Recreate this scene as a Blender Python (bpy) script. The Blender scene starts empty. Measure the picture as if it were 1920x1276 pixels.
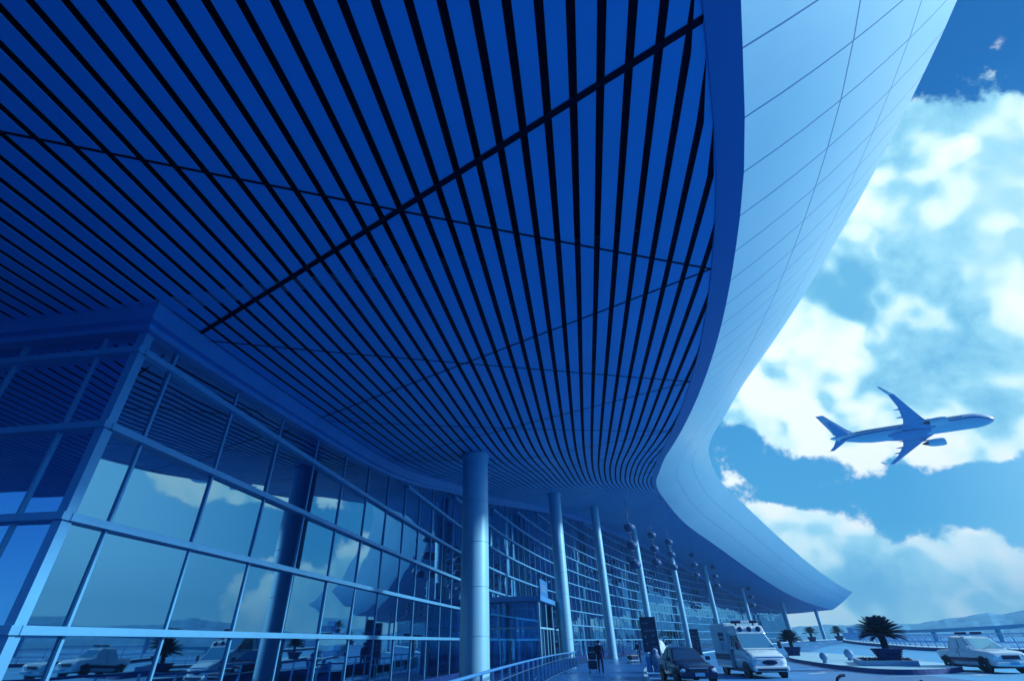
import bpy, bmesh, math, random
import numpy as np
from mathutils import Vector, Matrix
random.seed(7)
R = math.radians
scene = bpy.context.scene

# ------------------------------------------------------------------ camera
cd = bpy.data.cameras.new("camera"); cam = bpy.data.objects.new("camera", cd)
scene.collection.objects.link(cam); scene.camera = cam
PITCH, ROLL, EYE = R(32.7317), R(0.888), 1.65
Fv = Vector((0, math.cos(PITCH), math.sin(PITCH))); Uv = Vector((0, -math.sin(PITCH), math.cos(PITCH))); Rv = Vector((1, 0, 0))
cr = Rv*math.cos(ROLL) - Uv*math.sin(ROLL); cu = Rv*math.sin(ROLL) + Uv*math.cos(ROLL)
# roll so that the horizon rises towards the right
m = Matrix((cr, cu, -Fv)).transposed().to_4x4(); m.translation = (0, 0, EYE)
cam.matrix_world = m
cd.sensor_width = 36; cd.lens = 883/1920*36; cd.shift_x = 40/1920
cd.clip_start = 0.05; cd.clip_end = 6000

# ------------------------------------------------------------------ world
SUN_AZ, SUN_EL = R(99), R(23)          # azimuth from +y towards +x
SDIR = Vector((math.sin(SUN_AZ)*math.cos(SUN_EL), math.cos(SUN_AZ)*math.cos(SUN_EL), math.sin(SUN_EL)))
W = bpy.data.worlds.new("World"); scene.world = W; W.use_nodes = True
nt = W.node_tree; nt.nodes.clear()
class NT:
    def __init__(s, nt): s.t = nt
    def n(s, typ, **kw):
        x = s.t.nodes.new(typ)
        for k, v in kw.items(): setattr(x, k, v)
        return x
    def l(s, a, b): s.t.links.new(a, b)
    def val(s, x, sock):
        if isinstance(x, (int, float)): sock.default_value = x
        elif isinstance(x, (tuple, list)): sock.default_value = x
        else: s.l(x, sock)
    def math(s, op, a, b=0.0, clamp=False):
        x = s.n('ShaderNodeMath', operation=op, use_clamp=clamp); s.val(a, x.inputs[0]); s.val(b, x.inputs[1]); return x.outputs[0]
    def vmath(s, op, a, b=None):
        x = s.n('ShaderNodeVectorMath', operation=op); s.val(a, x.inputs[0])
        if b is not None: s.val(b, x.inputs[1])
        return x.outputs['Value'] if op in ('DOT_PRODUCT', 'LENGTH', 'DISTANCE') else x.outputs[0]
    def smooth(s, v, a, b, lo=0., hi=1.):
        x = s.n('ShaderNodeMapRange', interpolation_type='SMOOTHSTEP'); s.val(v, x.inputs[0])
        for i, q in enumerate((a, b, lo, hi)): x.inputs[i+1].default_value = q
        return x.outputs[0]
    def ramp(s, v, stops):
        x = s.n('ShaderNodeValToRGB'); s.val(v, x.inputs[0]); e = x.color_ramp.elements
        while len(e) < len(stops): e.new(.5)
        for q, (p, c) in zip(e, stops): q.position = p; q.color = (*c, 1) if len(c) == 3 else c
        return x.outputs[0]
    def mix(s, f, a, b, blend='MIX'):
        x = s.n('ShaderNodeMix', data_type='RGBA', blend_type=blend); s.val(f, x.inputs[0])
        for q, k in ((a, 6), (b, 7)):
            if isinstance(q, tuple): x.inputs[k].default_value = (*q, 1) if len(q) == 3 else q
            else: s.l(q, x.inputs[k])
        return x.outputs[2]
    def noise(s, vec, scale, detail=6., rough=.55, dist=0., lac=2.):
        x = s.n('ShaderNodeTexNoise'); x.inputs['Scale'].default_value = scale; x.inputs['Detail'].default_value = detail
        x.inputs['Roughness'].default_value = rough; x.inputs['Distortion'].default_value = dist; x.inputs['Lacunarity'].default_value = lac
        if vec is not None: s.l(vec, x.inputs['Vector'])
        return x.outputs[0]
g = NT(nt)
tc = g.n('ShaderNodeTexCoord'); D = tc.outputs['Generated']
sx = g.n('ShaderNodeSeparateXYZ'); g.l(D, sx.inputs[0]); zz = sx.outputs[2]
sky = g.n('ShaderNodeTexSky', sky_type='NISHITA'); sky.sun_disc = False
sky.sun_elevation = SUN_EL; sky.sun_rotation = SUN_AZ; sky.air_density = 1.2; sky.dust_density = .6; sky.ozone_density = 3
nish = g.mix(1.0, sky.outputs[0], (.03, .085, .11), 'MULTIPLY')
lin = g.ramp(zz, [(0.0, (.36, .68, .84)), (.06, (.14, .46, .72)), (.15, (.060, .33, .63)), (.32, (.050, .28, .59)), (.5, (.026, .19, .50)), (.66, (.009, .115, .39)), (1., (.005, .07, .30))])
base = g.mix(.08, lin, nish)
glow = g.smooth(g.vmath('DISTANCE', D, tuple(Vector((.92, .38, .10)).normalized())), .50, .12)
base = g.mix(g.math('MULTIPLY', glow, .85), base, (.36, .77, 1.06))           # glow added mostly out of view, for the glass wall to reflect
# clouds: fractal noise plus banks in given directions (direction, angular radius in rad, gain)
LOBES = [((.711, .453, .538), .26, .34), ((.637, .615, .465), .24, .40), ((.583, .601, .546), .13, .22), ((.640, .420, .610), .10, .16),
         ((.680, .310, .664), .20, -.42), ((.684, .531, .50), .055, -.34), ((.602, .609, .517), .045, -.25), ((.575, .790, .205), .14, -.36),
         ((.696, .703, .150), .13, -.40), ((.625, .719, .304), .13, .26), ((.717, .662, .235), .10, .20), ((.473, .868, .140), .050, .42), ((.50, .857, .11), .07, .34),
         ((.529, .843, .095), .08, .34), ((.612, .787, .075), .11, .30), ((.697, .712, .090), .08, .30), ((.515, .727, .455), .17, .42),
         ((.680, .300, .668), .060, .23), ((.46, .83, .32), .07, -.12), ((.743, .57, .351), .12, .12), ((.870, .47, .12), .24, -.40), ((-.45, -.55, .60), 1.15, -.40), ((.30, .90, .30), .25, -.1), ((.55, .82, .02), .35, .10)]  # widest lobe clears unseen clouds to dim the light from behind
acc = None
for d, r, a in LOBES:
    dv = Vector(d).normalized()
    s_ = g.smooth(g.vmath('DISTANCE', D, tuple(dv)), r*1.55, 0., 0., a)
    acc = s_ if acc is None else g.math('ADD', acc, s_)
warp = g.n('ShaderNodeTexNoise'); warp.inputs['Scale'].default_value = 7; warp.inputs['Detail'].default_value = 4; g.l(D, warp.inputs['Vector'])
wv = g.n('ShaderNodeVectorMath', operation='SCALE'); wv.inputs['Scale'].default_value = .045
g.l(g.vmath('SUBTRACT', warp.outputs['Color'], (.5, .5, .5)), wv.inputs[0])
Dw = g.vmath('ADD', D, wv.outputs[0])
def billow(vec, scale, det):
    n = g.n('ShaderNodeTexNoise'); n.inputs['Scale'].default_value = scale; n.inputs['Detail'].default_value = det; n.inputs['Roughness'].default_value = .5; g.l(vec, n.inputs['Vector'])
    return g.math('SUBTRACT', 1., g.math('MULTIPLY', g.math('ABSOLUTE', g.math('SUBTRACT', n.outputs[0], .5)), 3.2))   # rounded tops, sharp valleys
def dens(vec, fine=True):
    a = g.noise(vec, 4.4, 5. if fine else 3., .52); b = billow(vec, 9., 5. if fine else 2.)
    d = g.math('ADD', g.math('MULTIPLY', a, .80), g.math('MULTIPLY', b, .145))
    return g.math('ADD', d, g.math('MULTIPLY', g.noise(vec, 24., 9., .68), .22)) if fine else d
n0 = dens(Dw)
s0_ = dens(Dw, False); s1_ = dens(g.vmath('ADD', Dw, tuple((SDIR+Vector((0, 0, .5))).normalized()*.055)), False)
cov = g.math('ADD', n0, acc)
mask = g.smooth(cov, .565, .635)
core = g.smooth(cov, .62, .99)
lightv = g.smooth(g.math('SUBTRACT', s0_, s1_), -.095, .055)
shade = g.math('ADD', g.math('MULTIPLY', lightv, .72), g.math('MULTIPLY', g.smooth(n0, .45, .68), .36), True)
ccol = g.ramp(shade, [(0., (.13, .42, .67)), (.3, (.30, .63, .80)), (.58, (.58, .83, .90)), (1., (.82, .91, .93))])
low = g.smooth(zz, .0, .085)
ccol2 = g.mix(low, g.mix(.55, ccol, (.36, .68, .80)), ccol)
skyc = g.mix(mask, base, ccol2)
away = g.smooth(g.vmath('DOT_PRODUCT', D, (.78, .58, .22)), .45, -.5)      # unseen sky behind and left, dimmed to deepen the shaded sides
skyc = g.mix(away, skyc, g.mix(1., skyc, (.07, .24, .60), 'MULTIPLY'))
below = g.smooth(zz, -.02, .01)
skyc = g.mix(below, (.06, .22, .45), skyc)
bg = g.n('ShaderNodeBackground'); g.l(skyc, bg.inputs[0]); bg.inputs[1].default_value = 1.0
wo = g.n('ShaderNodeOutputWorld'); g.l(bg.outputs[0], wo.inputs[0])

# ------------------------------------------------------------------ sun
sd = bpy.data.lights.new("sun", 'SUN'); sun = bpy.data.objects.new("sun", sd); scene.collection.objects.link(sun)
sd.energy = 4.2; sd.angle = R(7); sd.color = (.78, .96, 1.0)
sun.rotation_euler = (-SDIR).to_track_quat('-Z', 'Y').to_euler()

vs = scene.view_settings; vs.view_transform = 'Standard'; vs.look = 'None'; vs.exposure = 0.36; vs.gamma = 1.0; vs.use_curve_mapping = False
scene.cycles.caustics_reflective = False; scene.cycles.caustics_refractive = False; scene.cycles.max_bounces = 7; scene.cycles.glossy_bounces = 4; scene.cycles.transparent_max_bounces = 10; scene.cycles.diffuse_bounces = 4

# ------------------------------------------------------------------ helpers
COL = scene.collection
def tint(l):                     # albedo of the photo's blue-toned surfaces at lightness l
    return (l**2.15, l**1.22, l**.62)
def tag(o, label=None, cat=None, group=None, kind=None):
    if label: o['label'] = label
    if cat: o['category'] = cat
    if group: o['group'] = group
    if kind: o['kind'] = kind
    return o
def empty(name, loc=(0, 0, 0), rz=0.):
    o = bpy.data.objects.new(name, None); COL.objects.link(o); o.location = loc; o.rotation_euler = (0, 0, rz); o.empty_display_size = .3
    return o
class MB:
    def __init__(s): s.v = []; s.f = []; s.uv = []; s.sm = []
    def quad(s, a, b, c, d, sm=False):
        i = len(s.v); s.v += [tuple(a), tuple(b), tuple(c), tuple(d)]; s.f.append((i, i+1, i+2, i+3)); s.sm.append(sm)
    def poly(s, pts, sm=False):
        i = len(s.v); s.v += [tuple(p) for p in pts]; s.f.append(tuple(range(i, i+len(pts)))); s.sm.append(sm)
    def box(s, c, size, M=None, taper=1.0):
        x, y, z = size[0]/2, size[1]/2, size[2]/2
        P = [(-x, -y, -z), (x, -y, -z), (x, y, -z), (-x, y, -z), (-x*taper, -y*taper, z), (x*taper, -y*taper, z), (x*taper, y*taper, z), (-x*taper, y*taper, z)]
        P = [Vector(p) for p in P]
        if M is not None: P = [M @ p for p in P]
        P = [p + Vector(c) for p in P]; i = len(s.v); s.v += [tuple(p) for p in P]
        for f in ((0, 3, 2, 1), (4, 5, 6, 7), (0, 1, 5, 4), (1, 2, 6, 5), (2, 3, 7, 6), (3, 0, 4, 7)): s.f.append(tuple(i+k for k in f)); s.sm.append(False)
    def beam(s, a, b, w, h, up=(0, 0, 1)):
        a, b = Vector(a), Vector(b); d = (b-a); L = d.length
        if L < 1e-6: return
        d /= L; sd_ = d.cross(Vector(up))
        if sd_.length < 1e-4: sd_ = d.cross(Vector((1, 0, 0)))
        sd_.normalize(); u = sd_.cross(d)
        M = Matrix((sd_, d, u)).transposed(); s.box((a+b)/2, (w, L, h), M)
    def rings(s, rings, close=True, cap=True, sm=True):
        base = len(s.v); n = len(rings[0])
        for r in rings: s.v += [tuple(p) for p in r]
        for i in range(len(rings)-1):
            for j in range(n if close else n-1):
                k = (j+1) % n
                s.f.append((base+i*n+j, base+i*n+k, base+(i+1)*n+k, base+(i+1)*n+j)); s.sm.append(sm)
        if cap:
            s.f.append(tuple(base+j for j in reversed(range(n)))); s.sm.append(False)
            e = base+(len(rings)-1)*n; s.f.append(tuple(e+j for j in range(n))); s.sm.append(False)
    def tube(s, pts, rad, n=8, sm=True):
        pts = [Vector(p) for p in pts]; rs = []
        for i, p in enumerate(pts):
            d = (pts[min(i+1, len(pts)-1)]-pts[max(i-1, 0)]).normalized()
            a = d.cross(Vector((0, 0, 1)))
            if a.length < 1e-3: a = d.cross(Vector((1, 0, 0)))
            a.normalize(); b = a.cross(d); r = rad[i] if isinstance(rad, (list, tuple)) else rad
            rs.append([p+(a*math.cos(t)+b*math.sin(t))*r for t in [2*math.pi*j/n for j in range(n)]])
        s.rings(rs, True, True, sm)
    def lathe(s, prof, n=24, c=(0, 0, 0), sm=True, axis='z'):
        rs = []
        for r, z in prof:
            ring = []
            for j in range(n):
                t = 2*math.pi*j/n
                p = (r*math.cos(t), r*math.sin(t), z) if axis == 'z' else ((z, r*math.cos(t), r*math.sin(t)) if axis == 'x' else (r*math.sin(t), z, r*math.cos(t)))
                ring.append((p[0]+c[0], p[1]+c[1], p[2]+c[2]))
            rs.append(ring)
        s.rings(rs, True, True, sm)
    def build(s, name, mat, parent=None, bevel=0., offset=(0, 0, 0), subs=0):
        me = bpy.data.meshes.new(name); me.from_pydata(s.v, [], s.f); me.update()
        for p, q in zip(me.polygons, s.sm): p.use_smooth = q
        if any(s.sm): me.set_sharp_from_angle(angle=R(34))
        if mat: me.materials.append(mat)
        o = bpy.data.objects.new(name, me); COL.objects.link(o)
        if parent: o.parent = parent
        o.location = offset
        if bevel:
            b = o.modifiers.new('bevel', 'BEVEL'); b.width = bevel; b.segments = 2; b.limit_method = 'ANGLE'; b.angle_limit = R(40)
        return o
    def weld(s):
        bm = bmesh.new(); me = bpy.data.meshes.new('tmp'); me.from_pydata(s.v, [], s.f); bm.from_mesh(me)
        bmesh.ops.remove_doubles(bm, verts=bm.verts, dist=1e-4); bmesh.ops.recalc_face_normals(bm, faces=bm.faces)
        bm.to_mesh(me); s.v = [tuple(v.co) for v in me.vertices]; s.f = [tuple(p.vertices) for p in me.polygons]; s.sm = [s.sm[0]]*len(s.f); bm.free(); return s
def copy_tree(o, parent=None):
    c = o.copy(); COL.objects.link(c)
    if parent: c.parent = parent
    for ch in list(o.children): copy_tree(ch, c)
    return c

MATS = {}
def mat(name, col, rough=.5, metal=0., var=.0, vscale=3., bump=0., bscale=20., coat=0., spec=.5, rvar=0.):
    if name in MATS: return MATS[name]
    m_ = bpy.data.materials.new(name); m_.use_nodes = True; t = m_.node_tree; t.nodes.clear(); q = NT(t)
    b = q.n('ShaderNodeBsdfPrincipled'); o = q.n('ShaderNodeOutputMaterial'); q.l(b.outputs[0], o.inputs[0])
    b.inputs['Base Color'].default_value = (*col, 1); b.inputs['Roughness'].default_value = rough; b.inputs['Metallic'].default_value = metal
    b.inputs['Coat Weight'].default_value = coat; b.inputs['Coat Roughness'].default_value = .06; b.inputs['Specular IOR Level'].default_value = spec
    c = q.n('ShaderNodeTexCoord')
    if var:
        n_ = q.noise(c.outputs['Object'], vscale, 6., .6)
        f = q.smooth(n_, .3, .7, 1-var, 1+var)
        x = q.mix(1., (*col, 1), (1, 1, 1, 1), 'MULTIPLY'); mixn = x.node
        cb = q.n('ShaderNodeCombineXYZ'); [q.l(f, cb.inputs[i]) for i in range(3)]
        q.l(cb.outputs[0], mixn.inputs[7]); q.l(x, b.inputs['Base Color'])
    if rvar:
        n2 = q.noise(c.outputs['Object'], vscale*2.3, 5., .6); q.l(q.smooth(n2, .3, .7, max(0, rough-rvar), rough+rvar), b.inputs['Roughness'])
    if bump:
        bp = q.n('ShaderNodeBump'); bp.inputs['Strength'].default_value = bump; bp.inputs['Distance'].default_value = .02
        q.l(q.noise(c.outputs['Object'], bscale, 5., .6), bp.inputs['Height']); q.l(bp.outputs[0], b.inputs['Normal'])
    MATS[name] = m_; return m_

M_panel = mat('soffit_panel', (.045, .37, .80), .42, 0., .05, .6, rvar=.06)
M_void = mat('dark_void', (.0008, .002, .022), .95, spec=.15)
M_trim = mat('edge_trim_metal', (.025, .19, .50), .4, .2)
M_frame = mat('aluminium_frame', (.12, .42, .72), .35, .35, .05, 2.)
M_fascia = mat('fascia_metal', (.07, .30, .66), .38, .25, .06, 1.)
M_col = mat('column_metal', (.22, .53, .74), .42, .15, .03, .8)
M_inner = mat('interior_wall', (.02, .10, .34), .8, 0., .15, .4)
M_innercol = mat('interior_column', (.25, .55, .80), .6)
M_dark = mat('dark_plastic', (.003, .012, .06), .45)
M_rubber = mat('tyre_rubber', (.004, .012, .045), .8, 0., .2, 8.)
M_kerb = mat('kerb_stone', (.008, .05, .22), .75, 0., .25, 6., .3, 30.)
M_steel = mat('brushed_steel', (.25, .50, .74), .28, .9)
M_granite = mat('granite', tint(.42), .6, 0., .25, 25., .2, 60.)
M_red = mat('lantern_cloth', (.004, .085, .26), .6, 0., .15, 6.)
M_gold = mat('lantern_cap', (.45, .72, .88), .3, .5)
M_white = mat('white_paint', (.62, .80, .90), .28, 0., .04, 2., coat=.6)
M_carglass = mat('car_glass', (.004, .035, .14), .06, 0., spec=.4)
M_screen = mat('windscreen_glass', (.16, .50, .68), .08, .55)
M_black = mat('black_paint', (.001, .012, .085), .25, 0., coat=.15, spec=.3)
M_lamp = mat('lamp_glass', (.55, .78, .90), .1, .3)
M_palmleaf = mat('sago_leaf', (.002, .014, .085), .6, 0., .4, 2., spec=.2)
M_bark = mat('sago_trunk', (.003, .015, .07), .9, 0., .4, 10., .8, 14., spec=.1)
M_pot = mat('planter_stone', (.006, .035, .17), .85, 0., .3, 5., .3, 30., spec=.15)
M_coat = mat('dark_coat', (.001, .007, .06), .9, 0., .3, 9., spec=.1)
M_skin = mat('skin', (.12, .26, .42), .6)
M_pale = mat('pale_shirt', (.30, .52, .72), .8)

# ---- canopy hull (cladding) with panel joints from its UV (u along the eave, v across)
def hull_mat():
    m_ = bpy.data.materials.new('hull_cladding'); m_.use_nodes = True; t = m_.node_tree; t.nodes.clear(); q = NT(t)
    b = q.n('ShaderNodeBsdfPrincipled'); o = q.n('ShaderNodeOutputMaterial'); q.l(b.outputs[0], o.inputs[0])
    uv = q.n('ShaderNodeUVMap'); sp = q.n('ShaderNodeSeparateXYZ'); q.l(uv.outputs[0], sp.inputs[0])
    fu = q.math('ABSOLUTE', q.math('SUBTRACT', q.math('FRACT', q.math('DIVIDE', sp.outputs[0], .98)), .5))
    lu = q.math('GREATER_THAN', fu, .486)
    v = sp.outputs[1]
    l1 = q.math('LESS_THAN', q.math('ABSOLUTE', q.math('SUBTRACT', v, .36)), .0028)
    l2 = q.math('LESS_THAN', q.math('ABSOLUTE', q.math('SUBTRACT', v, .67)), .0028)
    ln = q.math('MAXIMUM', lu, q.math('MAXIMUM', l1, l2))
    # each panel a touch different
    ip = q.n('ShaderNodeCombineXYZ'); q.l(q.math('FLOOR', q.math('ADD', q.math('DIVIDE', sp.outputs[0], .98), .5)), ip.inputs[0]); q.l(q.math('FLOOR', q.math('MULTIPLY', v, 3)), ip.inputs[1])
    wn = q.n('ShaderNodeTexWhiteNoise'); q.l(ip.outputs[0], wn.inputs[0])
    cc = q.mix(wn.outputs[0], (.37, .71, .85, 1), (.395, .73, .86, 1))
    cc = q.mix(ln, cc, (.03, .18, .45, 1)); q.l(cc, b.inputs['Base Color'])
    b.inputs['Metallic'].default_value = .3; b.inputs['Specular IOR Level'].default_value = .4
    c = q.n('ShaderNodeTexCoord'); q.l(q.smooth(q.noise(c.outputs['Object'], .15, 2.),   .3, .7, .36, .42), b.inputs['Roughness'])
    bp = q.n('ShaderNodeBump'); bp.inputs['Strength'].default_value = .25; bp.inputs['Distance'].default_value = .03; q.l(q.noise(c.outputs['Object'], .9, 2.), bp.inputs['Height']); q.l(bp.outputs[0], b.inputs['Normal'])
    return m_
M_hull = hull_mat()
def glass_mat(name, refl=.50, tr=(.03, .14, .40)):
    m_ = bpy.data.materials.new(name); m_.use_nodes = True; t = m_.node_tree; t.nodes.clear(); q = NT(t)
    gl = q.n('ShaderNodeBsdfGlossy'); gl.inputs['Roughness'].default_value = .02; gl.inputs['Color'].default_value = (.38, .75, 1, 1)
    tp = q.n('ShaderNodeBsdfTransparent'); tp.inputs['Color'].default_value = (*tr, 1)
    fr = q.n('ShaderNodeFresnel'); fr.inputs['IOR'].default_value = 1.55
    f = q.math('ADD', q.math('MULTIPLY', fr.outputs[0], 1-refl), refl, True)
    c = q.n('ShaderNodeTexCoord'); bp = q.n('ShaderNodeBump'); bp.inputs['Strength'].default_value = .016; bp.inputs['Distance'].default_value = .3
    q.l(q.noise(c.outputs['Object'], .55, 1.), bp.inputs['Height']); q.l(bp.outputs[0], gl.inputs['Normal'])
    mx = q.n('ShaderNodeMixShader'); q.l(f, mx.inputs[0]); q.l(tp.outputs[0], mx.inputs[1]); q.l(gl.outputs[0], mx.inputs[2])
    o = q.n('ShaderNodeOutputMaterial'); q.l(mx.outputs[0], o.inputs[0]); return m_
M_glass = glass_mat('curtain_wall_glass')
M_clear = glass_mat('clear_glass', .12, (.45, .72, .88))

# ------------------------------------------------------------------ plan of the terminal: facade line by arc length s from the corner
TAB = [(-24.0, -10.5, -14.4), (-18.0, -9.76, -10.15), (-12.0, -8.72, -4.19), (-6.0, -7.7, 1.66), (0.0, -6.69, 7.61), (6.0, -5.69, 13.47), (12.0, -4.64, 19.42), (18.0, -3.48, 25.35), (24.0, -2.25, 31.15), (30.0, -0.85, 37.03), (36.0, 0.71, 42.74), (42.0, 2.51, 48.5), (48.0, 4.49, 54.21), (54.0, 6.6, 59.75), (60.0, 8.92, 65.32), (66.0, 11.35, 70.74), (72.0, 13.92, 76.2), (78.0, 16.61, 81.62), (84.0, 19.36, 86.87), (90.0, 22.29, 92.15), (96.0, 25.31, 97.25), (102.0, 28.52, 102.37), (108.0, 31.78, 107.32), (114.0, 35.2, 112.31), (120.0, 38.68, 117.25), (126.0, 42.16, 122.06), (132.0, 45.79, 126.89), (138.0, 49.44, 131.56), (144.0, 53.25, 136.25), (150.0, 57.15, 140.87), (156.0, 61.05, 145.35), (162.0, 65.06, 149.86), (168.0, 69.05, 154.26), (174.0, 73.15, 158.7), (180.0, 77.29, 163.1), (186.0, 81.41, 167.38), (192.0, 85.64, 171.69), (198.0, 89.85, 175.88), (204.0, 94.18, 180.09), (210.0, 98.49, 184.17), (216.0, 102.93, 188.28), (222.0, 107.41, 192.34), (228.0, 111.85, 196.27), (234.0, 116.41, 200.24), (240.0, 120.93, 204.09), (246.0, 125.57, 207.96)]
TA = np.array(TAB)[2:]          # the first two rows carry end effects
def nat_spline(x, y):
    n = len(x); h = np.diff(x); A = np.zeros((n, n)); b = np.zeros(n); A[0, 0] = A[-1, -1] = 1
    for i in range(1, n-1):
        A[i, i-1] = h[i-1]; A[i, i] = 2*(h[i-1]+h[i]); A[i, i+1] = h[i]; b[i] = 6*((y[i+1]-y[i])/h[i]-(y[i]-y[i-1])/h[i-1])
    Mm = np.linalg.solve(A, b)
    def ev(q):
        q = float(q)
        if q < x[0]:
            sl = (y[1]-y[0])/h[0]; return y[0]+sl*(q-x[0])
        i = min(max(int(np.searchsorted(x, q))-1, 0), n-2); d = q-x[i]
        return y[i]+((y[i+1]-y[i])/h[i]-h[i]*(2*Mm[i]+Mm[i+1])/6)*d+Mm[i]/2*d*d+(Mm[i+1]-Mm[i])/(6*h[i])*d**3
    return ev
_fx, _fy = nat_spline(TA[:, 0], TA[:, 1]), nat_spline(TA[:, 0], TA[:, 2])
def fac(s, t=0.):
    e = .25; x, y = _fx(s), _fy(s); tx, ty = _fx(s+e)-_fx(s-e), _fy(s+e)-_fy(s-e); L = math.hypot(tx, ty); tx /= L; ty /= L
    return (x+ty*t, y-tx*t)
def frame(s):
    e = .25; tx, ty = _fx(s+e)-_fx(s-e), _fy(s+e)-_fy(s-e); L = math.hypot(tx, ty); return Vector((tx/L, ty/L, 0)), Vector((ty/L, -tx/L, 0))
def tab(P):
    P = np.array(P, float); ev = nat_spline(P[:, 0], P[:, 1]); return ev
zin = tab([(-64, 7.2), (-25, 7.2), (-5, 7.22), (1, 7.3), (6, 7.6), (13, 8.25), (22, 9.9), (31, 11.4), (38, 12.7), (52, 15.1), (64, 16.75), (80, 18.1), (97, 18.6), (117, 18.2), (128, 17.4), (139, 16.3), (153, 14.6), (174, 11.95), (188, 10.6), (205, 9.5), (235, 8.4)])
tout = tab([(-64, 5.5), (-30, 6.2), (-14, 7.9), (-7, 9.35), (-3.5, 10.31), (-1.2, 10.96), (.65, 11.32), (4.2, 11.83), (8.7, 12.2), (13, 12.4), (20, 12.8), (31, 13.3), (43, 13.42), (70, 12.9), (96, 12.05), (130, 12), (170, 12), (220, 12)])
wout = tab([(-64, 5.6), (-30, 5.6), (-4, 5.45), (2, 5.25), (20, 5.4), (42, 5.9), (80, 7.4), (110, 8), (190, 8), (217, 7.4)])
hout = tab([(-64, 4.5), (-30, 4.5), (0, 4.5), (20, 4.2), (42, 3.8), (70, 4.7), (100, 6.2), (170, 6.8), (200, 5.6), (217, 4.6)])
def zs(s, t): return zin(s)+.6*max(-.6, min(t, 14))/12
S_END = 217.; S_WALL = 206.
def P3(s, t, dz=0.):
    x, y = fac(s, t); return (x, y, zs(s, t)+dz)
def gz(x, y):                      # the access road climbs gently in the distance
    r = math.hypot(x, y); k = min(max((r-85)/125, 0), 1); k = k*k*(3-2*k); return -.12+1.35*k

TERM = empty('terminal_building', (*fac(0), 0))
tag(TERM, 'airport terminal with glass curtain wall under a huge wavy canopy with slatted underside', 'building')
OFF = (-TERM.location.x, -TERM.location.y, 0)
def part(mb, name, m_, parent=None, **k):
    if parent is None: return mb.build(name, m_, TERM, offset=OFF, **k)
    return mb.build(name, m_, parent, **k)

stat = list(np.arange(-12, 0, 1.0))+list(np.arange(0, 60, .75))+list(np.arange(60, S_END, 1.5))+[S_END]
# ---- slatted soffit: flat strips with open gaps, a black void above
PER, GAP = .350, .108
sof = MB()
kmin, kmax = -100, 40
for k in range(kmin, kmax):
    a, b = k*PER+GAP/2, (k+1)*PER-GAP/2
    row = []
    for s in stat:
        if b <= 0 and s > .02: break
        if b > 0 and a < 0: a = 0.
        tm = tout(s)-.42
        lo, hi = min(a, tm), min(b, tm); row.append((s, lo, hi))
    for (s0, l0, h0), (s1, l1, h1) in zip(row, row[1:]):
        if h0-l0 < 1e-4 and h1-l1 < 1e-4: continue
        sof.poly([P3(s0, l0), P3(s1, l1), P3(s1, h1), P3(s0, h0)], True)
        for (u0, u1) in ((l0, l1), (h0, h1)):                # lips of the strip, so that gaps have depth
            sof.poly([P3(s0, u0), P3(s1, u1), P3(s1, u1, .02), P3(s0, u0, .02)])
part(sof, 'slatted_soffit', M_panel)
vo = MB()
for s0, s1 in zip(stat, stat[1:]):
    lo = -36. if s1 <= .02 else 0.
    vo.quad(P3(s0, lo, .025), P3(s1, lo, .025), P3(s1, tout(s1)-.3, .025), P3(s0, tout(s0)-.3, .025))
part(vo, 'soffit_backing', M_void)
# ---- diagonal joints
SI = lambda k: .95+5.38*(k-1)
SO = lambda k: (-3.38, 1.43, 7.35, 13.02)[k] if k < 4 else 13.02+5.5*(k-3)
joints = []
for k in range(0, 9):
    joints += [((SO(k), None), (SI(k+1), 0.)), ((SI(k), 0.), (SO(k+1), None))]
for (sa, ta), (sb, tb) in joints:
    j = MB(); w = .11 if (sa < -3.3 and ta is None) else .05
    n = 16; prev = None
    t0 = tout(sa)-.42 if ta is None else .02; t1 = tout(sb)-.42 if tb is None else .02
    for i in range(n+1):
        f = i/n; s = sa+(sb-sa)*f; t = t0+(t1-t0)*f; t = min(t, tout(s)-.42)
        cur = (P3(s-w/2, t, -.006), P3(s+w/2, t, -.006))
        if prev: j.quad(prev[0], prev[1], cur[1], cur[0])
        prev = cur
    part(j, 'soffit_joint', M_void)
# ---- edge trim (the eave band) and the flared outer cladding
tr = MB()
for s0, s1 in zip(stat, stat[1:]):
    q0, q1 = tout(s0), tout(s1)
    tr.quad(P3(s0, q0-.42, -.02), P3(s1, q1-.42, -.02), P3(s1, q1, .0), P3(s0, q0, .0), True)
    tr.quad(P3(s0, q0-.42, .10), P3(s1, q1-.42, .10), P3(s1, q1-.42, -.02), P3(s0, q0-.42, -.02))
part(tr, 'eave_trim', M_trim)
hl = MB(); HN = 9; uvs = []
def hullp(s, f):
    x, y = fac(s, tout(s)+wout(s)*f); z = zs(s, tout(s)) + hout(s)*(f*.78+.22*f*f); return (x, y, z)
hl.rings([[hullp(s_, k/HN) for k in range(HN+1)] for s_ in stat], False, False, True)
uvv = [(s_, k/HN) for s_ in stat for k in range(HN+1)]
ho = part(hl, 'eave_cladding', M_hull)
ul = ho.data.uv_layers.new(name='UVMap')
for lp in ho.data.loops: ul.data[lp.index].uv = uvv[lp.vertex_index]
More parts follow.
